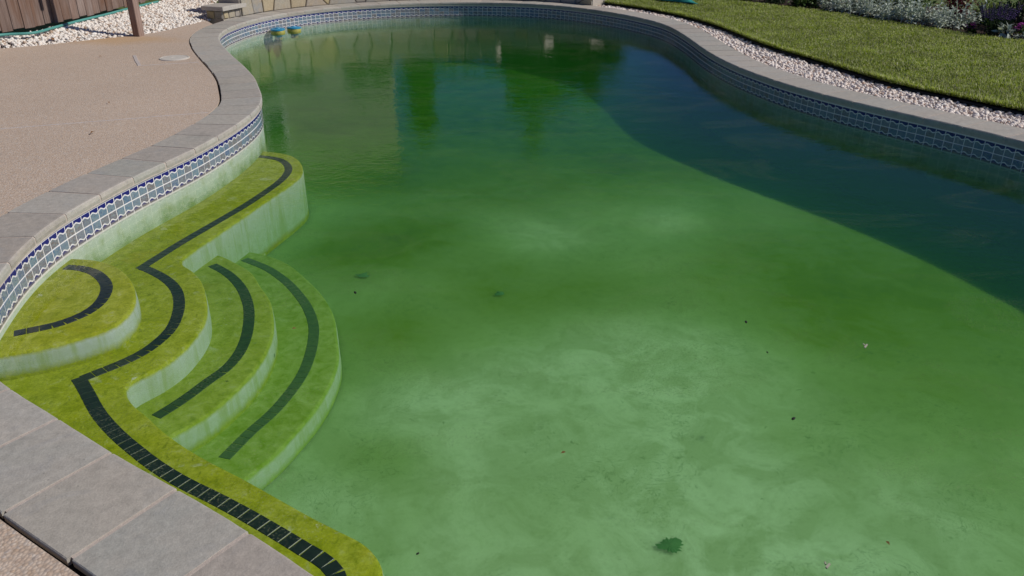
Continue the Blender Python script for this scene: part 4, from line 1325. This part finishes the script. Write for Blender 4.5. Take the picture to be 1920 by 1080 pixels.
flowers("magenta flower mound at the right end of the flower bed", (6.05, 9.72), .17, .16, 90)
bush("bed_plant", "low grey green mat plant at the lawn edge below the magenta mound", "plant", (5.93, 9.50), .16, .14, .07, 420, .045, .014, M['silver'])
bush("bed_plant", "pale broad leaved seedling between the salvia and the magenta mound", "plant", (5.80, 9.72), .09, .09, .16, 46, .11, .04, M['silver'], clumps=5)
bush("barberry", "dark red barberry bush behind the lamb's ear", "shrub", (5.98, 11.35), .38, .32, .42, 1500, .035, .020, M['red'], clumps=22)
bush("boxwood", "rounded dark green shrub at the right end behind the salvia", "shrub", (6.35, 10.35), .34, .34, .46, 2200, .040, .024, M['dark'], clumps=26)
bush("leafy_shrub", "lime green leafy shrub between the barberry and the dark shrub", "shrub", (6.22, 10.95), .25, .25, .30, 900, .05, .028, M['lime'], clumps=16)
bush("leafy_shrub", "mid green leafy plant behind the middle lamb's ear clumps", "shrub", (5.55, 11.75), .30, .28, .36, 900, .075, .036, M['green'], clumps=18)
bush("leafy_shrub", "bright green leafy plant left of the barberry behind the lamb's ear", "shrub", (5.38, 12.25), .26, .26, .36, 800, .08, .036, M['lime'], clumps=16)
bush("leafy_shrub", "broad green leafy shrub left of the dark blades at the bed's far end", "shrub", (4.42, 12.62), .24, .22, .30, 900, .06, .03, M['green'], clumps=16)
bush("boxwood", "dark clipped shrub at the far lawn edge, second from the dark blades", "shrub", (4.05, 13.0), .26, .24, .32, 1500, .036, .022, M['dark'], clumps=20)
bush("boxwood", "dark clipped shrub at the far lawn edge, third from the dark blades", "shrub", (3.62, 13.38), .26, .24, .32, 1500, .036, .022, M['dark'], clumps=20)
bush("boxwood", "dark clipped shrub at the far lawn edge, farthest from the dark blades", "shrub", (3.18, 13.85), .26, .24, .32, 1500, .036, .022, M['dark'], clumps=20)
# dark strap leaves
t = empty("iris", (4.80, 12.62, ZB)); tag(t, "tuft of dark strap shaped blades between the green shrub and lamb's ear", "plant")
n = 150; a = rng.uniform(0, 2 * math.pi, n); q = rng.random(n) * .13
P = np.c_[q * np.cos(a), q * np.sin(a), np.zeros(n)]; D_ = unit(np.c_[np.cos(a) * .35, np.sin(a) * .35, np.ones(n)])
V, F = leaf_arrays(P, D_, np.c_[-np.sin(a), np.cos(a), np.zeros(n)], rng.uniform(.25, .45, n), .018, .1, .1)
local_child("foliage", tri_mesh("foliage", V, F, M['dark']), t)

# crumpled teal cloth on the lawn
bmx = bmesh.new(); nx, ny = 22, 16; g = []
for j in range(ny):
    for i in range(nx):
        u, v = i / (nx - 1) - .5, j / (ny - 1) - .5
        e = max(0, 1 - (2 * abs(u)) ** 2.5) * max(0, 1 - (2 * abs(v)) ** 2.5)
        z = .30 + e * (.06 + .055 * noise.noise((u * 5, v * 5, 3.1)) + .03 * abs(noise.noise((u * 11, v * 11, 1.1))))
        g.append(bmx.verts.new((2.50 + u * .52 + .03 * noise.noise((u * 4, v * 4, 8)), 12.98 + v * .42 + .03 * noise.noise((u * 4, v * 4, 12)) - u * .5, z - .02)))
for j in range(ny - 1):
    for i in range(nx - 1): bmx.faces.new((g[j * nx + i], g[j * nx + i + 1], g[(j + 1) * nx + i + 1], g[(j + 1) * nx + i]))
me = bm_mesh("tarp", bmx, M['teal_cloth'], True)
o = link("tarp", me); tag(o, "crumpled teal cloth lying on the far corner of the lawn", "tarp")
sm = o.modifiers.new("thickness", 'SOLIDIFY'); sm.thickness = .004

# ------------------------------------------------------------------ floats
def float_puck(loc, label, rot):
    t = empty("chlorine_float", (loc[0], loc[1], 0)); t.rotation_euler = rot
    tag(t, label, "pool float", "blue and yellow floats by the far wall")
    local_child("tub", lathe("tub", [(.02, -.10), (.05, -.10), (.055, -.04), (.088, -.035), (.097, -.01), (.097, .022), (.092, .030)], 32, M['float_yellow']), t)
    local_child("lid", lathe("lid", [(.099, .028), (.101, .034), (.099, .046), (.085, .052), (.040, .055), (.036, .062), (.008, .064)], 32, M['float_blue']), t)
float_puck((-3.29, 11.68), "blue topped float, the left one of two by the far tile wall", (.03, -.02, 0))
float_puck((-3.10, 11.83), "blue topped float, the right one of two by the far tile wall", (-.02, .03, 1))

# ------------------------------------------------------------------ leaves and specks
def dry_leaf(loc, rz, ln, label, mat, cat="leaf", name="dry_leaf"):
    V, F = leaf_arrays(np.array([[0, 0, 0.0]]), np.array([[1.0, 0, .08]]), np.array([[0, 0, 1.0]]), ln, ln * .5, .15, .2)
    o = link(name, tri_mesh(name, V, F, mat)); o.location = loc; o.rotation_euler = (rng.uniform(-.3, .3), rng.uniform(-.2, .1), rz)
    tag(o, label, cat); return o
dry_leaf((3.28, 7.05, .215), .6, .075, "brown dry leaf on the pale gravel beside the right coping", M['dry'])
dry_leaf((-5.28, 9.52, .235), 2.2, .10, "rust brown dry leaf on the white gravel near the fence", M['dry'])
dry_leaf((-4.62, 10.42, .265), 1.2, .09, "curled brown leaf on the white gravel behind the timber post", M['dry'])
# things afloat on the water
def twig(loc, rz, ln, label, mat):
    bmx = bmesh.new()
    add_box(bmx, (0, 0, 0), (ln, .006, .005)); add_box(bmx, (ln * .22, .010, 0), (ln * .45, .004, .004), Matrix.Rotation(.7, 3, 'Z'))
    o = link("twig", bm_mesh("twig", bmx, mat)); o.location = (*loc, .002); o.rotation_euler = (0, 0, rz); tag(o, label, "twig")
twig((1.53, 2.99), .9, .035, "pale twig afloat alone on the green water at right of centre", M['twig'])
twig((.92, 1.73), .8, .022, "short pale twig afloat near the bottom of the picture", M['twig'])
def speck(loc, r, label):
    V = ICO_V0 * np.array([r * 1.6, r * .8, r * .5])
    o = link("drowned_beetle", tri_mesh("drowned_beetle", V, ICO_F, M['bug'], True)); o.location = (*loc, .001); o.rotation_euler = (0, 0, rng.uniform(0, 6)); tag(o, label, "insect", "dark specks afloat on the water")
speck((-.77, 3.51), .009, "dark speck afloat beyond the deepest step edge")
speck((1.07, 3.21), .008, "dark speck afloat left of the pale twig")
speck((1.09, 2.94), .005, "tiny dark speck afloat just nearer than the one left of the twig")
speck((1.05, 2.46), .008, "dark speck afloat between the pale twig and the bottom edge")
speck((-.28, 1.78), .0045, "tiny dark speck afloat off the tip of the bench ledge")
for (p, l, lab) in (((.17, 2.25), .02, "yellow leaf scrap afloat in the middle of the near water"), ((1.13, 1.83), .018, "yellow leaf scrap afloat near the lower right"), ((-.99, 3.14), .022, "pale curled leaf scrap afloat over the last step")):
    dry_leaf((p[0], p[1], .003), rng.uniform(0, 6), l, lab, M['dry'], "leaf", "leaf_scrap")

# dark leaf litter on the pool floor
def sunken(loc, r, label):
    k = 40; bmx = bmesh.new(); z = floor_z(*loc) + .012
    c = bmx.verts.new((loc[0], loc[1], z + .006))
    vs = []
    for i in range(k):
        a = 2 * math.pi * i / k; q = r * (.85 + .5 * noise.noise((math.cos(a) * 1.5 + loc[0] * 7, math.sin(a) * 1.5, loc[1] * 3)) + .35 * noise.noise((math.cos(a) * 5 + loc[0] * 7, math.sin(a) * 5, loc[1] * 3)))
        vs.append(bmx.verts.new((loc[0] + q * 1.15 * math.cos(a), loc[1] + q * .9 * math.sin(a), z)))
    for i in range(k): bmx.faces.new((c, vs[i], vs[(i + 1) % k]))
    o = link("sunken_leaf", bm_mesh("sunken_leaf", bmx, M['sludge'])); tag(o, label, "leaf", "dark leaves sunk on the pool floor")
sunken((.62, 2.36), .05, "large dark sunken leaf nearest the camera on the pool floor")
sunken((-.08, 4.55), .034, "dark sunken leaf on the pool floor in the middle of the shallow end")
sunken((-1.0, 4.82), .045, "dark sunken leaf on the pool floor off the last step's far end")

# ------------------------------------------------------------------ beyond the far wall (seen in the water)
def tree(name, label, loc, h, crown, n, ln, mat, trunk_r=.14, group=None, clumps=40, cat="tree"):
    """crown: list of (dx, dy, z, rx, ry, rz) lobes filled with leaf clumps"""
    t = empty(name, (loc[0], loc[1], 0.05)); tag(t, label, cat, group)
    bmx = bmesh.new(); seg = 9; rings = []
    for k in range(7):
        u = k / 6; r = trunk_r * (1.25 - .9 * u) if k else trunk_r * 1.6
        rings.append([bmx.verts.new((r * math.cos(2 * math.pi * i / seg) + .1 * noise.noise((u * 3, loc[0], 0)), r * math.sin(2 * math.pi * i / seg), h * .75 * u)) for i in range(seg)])
    for a, b in zip(rings, rings[1:]):
        for i in range(seg): bmx.faces.new((a[i], a[(i + 1) % seg], b[(i + 1) % seg], b[i]))
    for lobe in crown:
        z0_ = max(.3, lobe[2] * .55)
        d = Vector((lobe[0], lobe[1], lobe[2] - z0_)); add_box(bmx, Vector((lobe[0] / 2, lobe[1] / 2, (lobe[2] + z0_) / 2)), (trunk_r * .5, trunk_r * .5, d.length), d.to_track_quat('Z', 'Y').to_matrix())
    local_child("trunk", bm_mesh("trunk", bmx, M['bark']), t)
    Ps, Ds = [], []
    vol = np.array([l[3] * l[4] * l[5] for l in crown]); vol /= vol.sum()
    for l, v in zip(crown, vol):
        m_ = max(6, int(clumps * v)); nn = int(n * v)
        cs = unit(rng.normal(size=(m_, 3))) * rng.uniform(.45, 1, (m_, 1)) * np.array(l[3:6]) + np.array(l[:3])
        k = rng.integers(m_, size=nn); dd = unit(rng.normal(size=(nn, 3)))
        Ps.append(cs[k] + dd * (rng.random(nn) ** .5)[:, None] * min(l[3:6]) * rng.uniform(.3, .5)); Ds.append(unit(dd + rng.normal(size=(nn, 3)) * .6 + np.array([0, 0, -.2])))
    P = np.vstack(Ps); D_ = np.vstack(Ds); k = len(P)
    V, F = leaf_arrays(P, D_, rng.normal(size=(k, 3)) + np.array([0, 0, 1.0]), ln * rng.uniform(.7, 1.2, k), ln * .5 * rng.uniform(.8, 1.2, k))
    local_child("crown", tri_mesh("crown", V, F, mat), t)
G = "trees beyond the far wall"
tree("garden_tree", "narrow dark tree mirrored in the water right of the bright house wall", (-2.75, 23.5), 4.6, [(0, 0, 1.6, .75, .7, 1.3), (.05, 0, 3.1, .62, .6, 1.2), (.2, 0, 4.2, .35, .4, .75)], 9000, .16, M['dark'], .10, G, 60)
tree("garden_tree", "tall broad tree mirrored darkly in the middle of the water", (.6, 24.0), 4.8, [(0, 0, 1.7, 1.7, 1.2, 1.3), (.2, 0, 3.0, 1.15, 1.0, 1.0), (.1, 0, 4.1, .6, .6, .8), (-.9, 0, 2.2, .9, .8, .9)], 16000, .17, M['tree'], .16, G, 90)
tree("garden_tree", "lower bushy tree mirrored at the edge of the blue sky reflection", (2.05, 21.5), 3.4, [(0, 0, 1.5, .95, .9, 1.2), (-.1, 0, 2.5, .6, .6, .7), (-.9, .3, 1.5, .8, .8, 1.0)], 11000, .15, M['tree'], .12, G, 70)
tree("garden_tree", "small dark tree standing before the bright house wall", (-6.1, 19.2), 2.4, [(0, 0, 1.5, .55, .5, .9), (.5, .1, 1.9, .35, .35, .5)], 4500, .12, M['dark'], .07, G, 30)
for i, (x, y, lab) in enumerate(((-5.9, 16.8, "leftmost hedge shrub behind the flagstone wall"), (-4.4, 17.0, "second hedge shrub from the left behind the flagstone wall"), (-2.9, 17.1, "third hedge shrub from the left behind the flagstone wall"), (-1.4, 17.0, "fourth hedge shrub from the left behind the flagstone wall"), (.05, 16.8, "rightmost hedge shrub behind the flagstone wall"))):
    tree("hedge_shrub", lab, (x, y), 1.6, [(0, 0, .95, .80, .6, .72)], 5200, .09, M['dark'], .05, "hedge shrubs behind the wall", 30, "shrub")

# pale stucco house, its lit gable wall facing the pool
hw = np.array([-.80, -.60])              # along the lit wall, towards the left
hn = np.array([.60, -.80])
hc = np.array([-3.52, 24.2])
house = empty("stucco_house", (hc[0] + hw[0] * 4, hc[1] + hw[1] * 4, 0)); tag(house, "pale stucco house whose lit wall is mirrored in the left of the water", "house")
HA = math.atan2(hw[1], hw[0])
def hpt(a, d, z): return (hc[0] + hw[0] * a - hn[0] * d, hc[1] + hw[1] * a - hn[1] * d, z)
RH = Matrix.Rotation(HA, 3, 'Z')
bmx = bmesh.new(); add_box(bmx, hpt(4.5, 3.5, 3.05), (9, 7, 6.1), RH); link("wall", bm_mesh("wall", bmx, M['stucco']), house)
bmx = bmesh.new()
q = [hpt(-.3, -.35, 6.1), hpt(9.3, -.35, 6.1), hpt(9.3, 7.35, 6.1), hpt(-.3, 7.35, 6.1), hpt(2.6, 3.5, 7.6), hpt(6.4, 3.5, 7.6)]
vs = [bmx.verts.new(v) for v in q]
for f in ((0, 1, 5, 4), (1, 2, 5), (2, 3, 4, 5), (3, 0, 4), (3, 2, 1, 0)): bmx.faces.new([vs[i] for i in f])
bmesh.ops.recalc_face_normals(bmx, faces=bmx.faces)
link("roof", bm_mesh("roof", bmx, M['roof']), house)
for (a, z) in ((4.1, 4.3), (6.6, 4.3), (5.3, 1.6)):
    bmx = bmesh.new()
    for (da, dz, wx, wz) in ((0, .72, 1.2, .1), (0, -.72, 1.2, .1), (.56, 0, .08, 1.34), (-.56, 0, .08, 1.34), (0, 0, .05, 1.34)):
        add_box(bmx, hpt(a + da, -.03, z + dz), (wx, .09, wz), RH)
    fr = link("window", bm_mesh("window", bmx, M['white']), house)
    bmx = bmesh.new(); add_box(bmx, hpt(a, -.012, z), (1.04, .03, 1.34), RH); link("pane", bm_mesh("pane", bmx, M['glass']), fr)

# scraps blown onto the deck
dry_leaf((-3.02, 5.62, .212), 1.1, .05, "dark curled leaf scrap on the tan deck beyond the long joint line", M['dry'])
dry_leaf((-3.30, 6.55, .212), 2.3, .035, "small brown scrap on the tan deck between the long joint and the round lid", M['dry'])
dry_leaf((-4.35, 8.62, .212), .3, .04, "small brown scrap on the tan deck left of the short white joint", M['dry'])
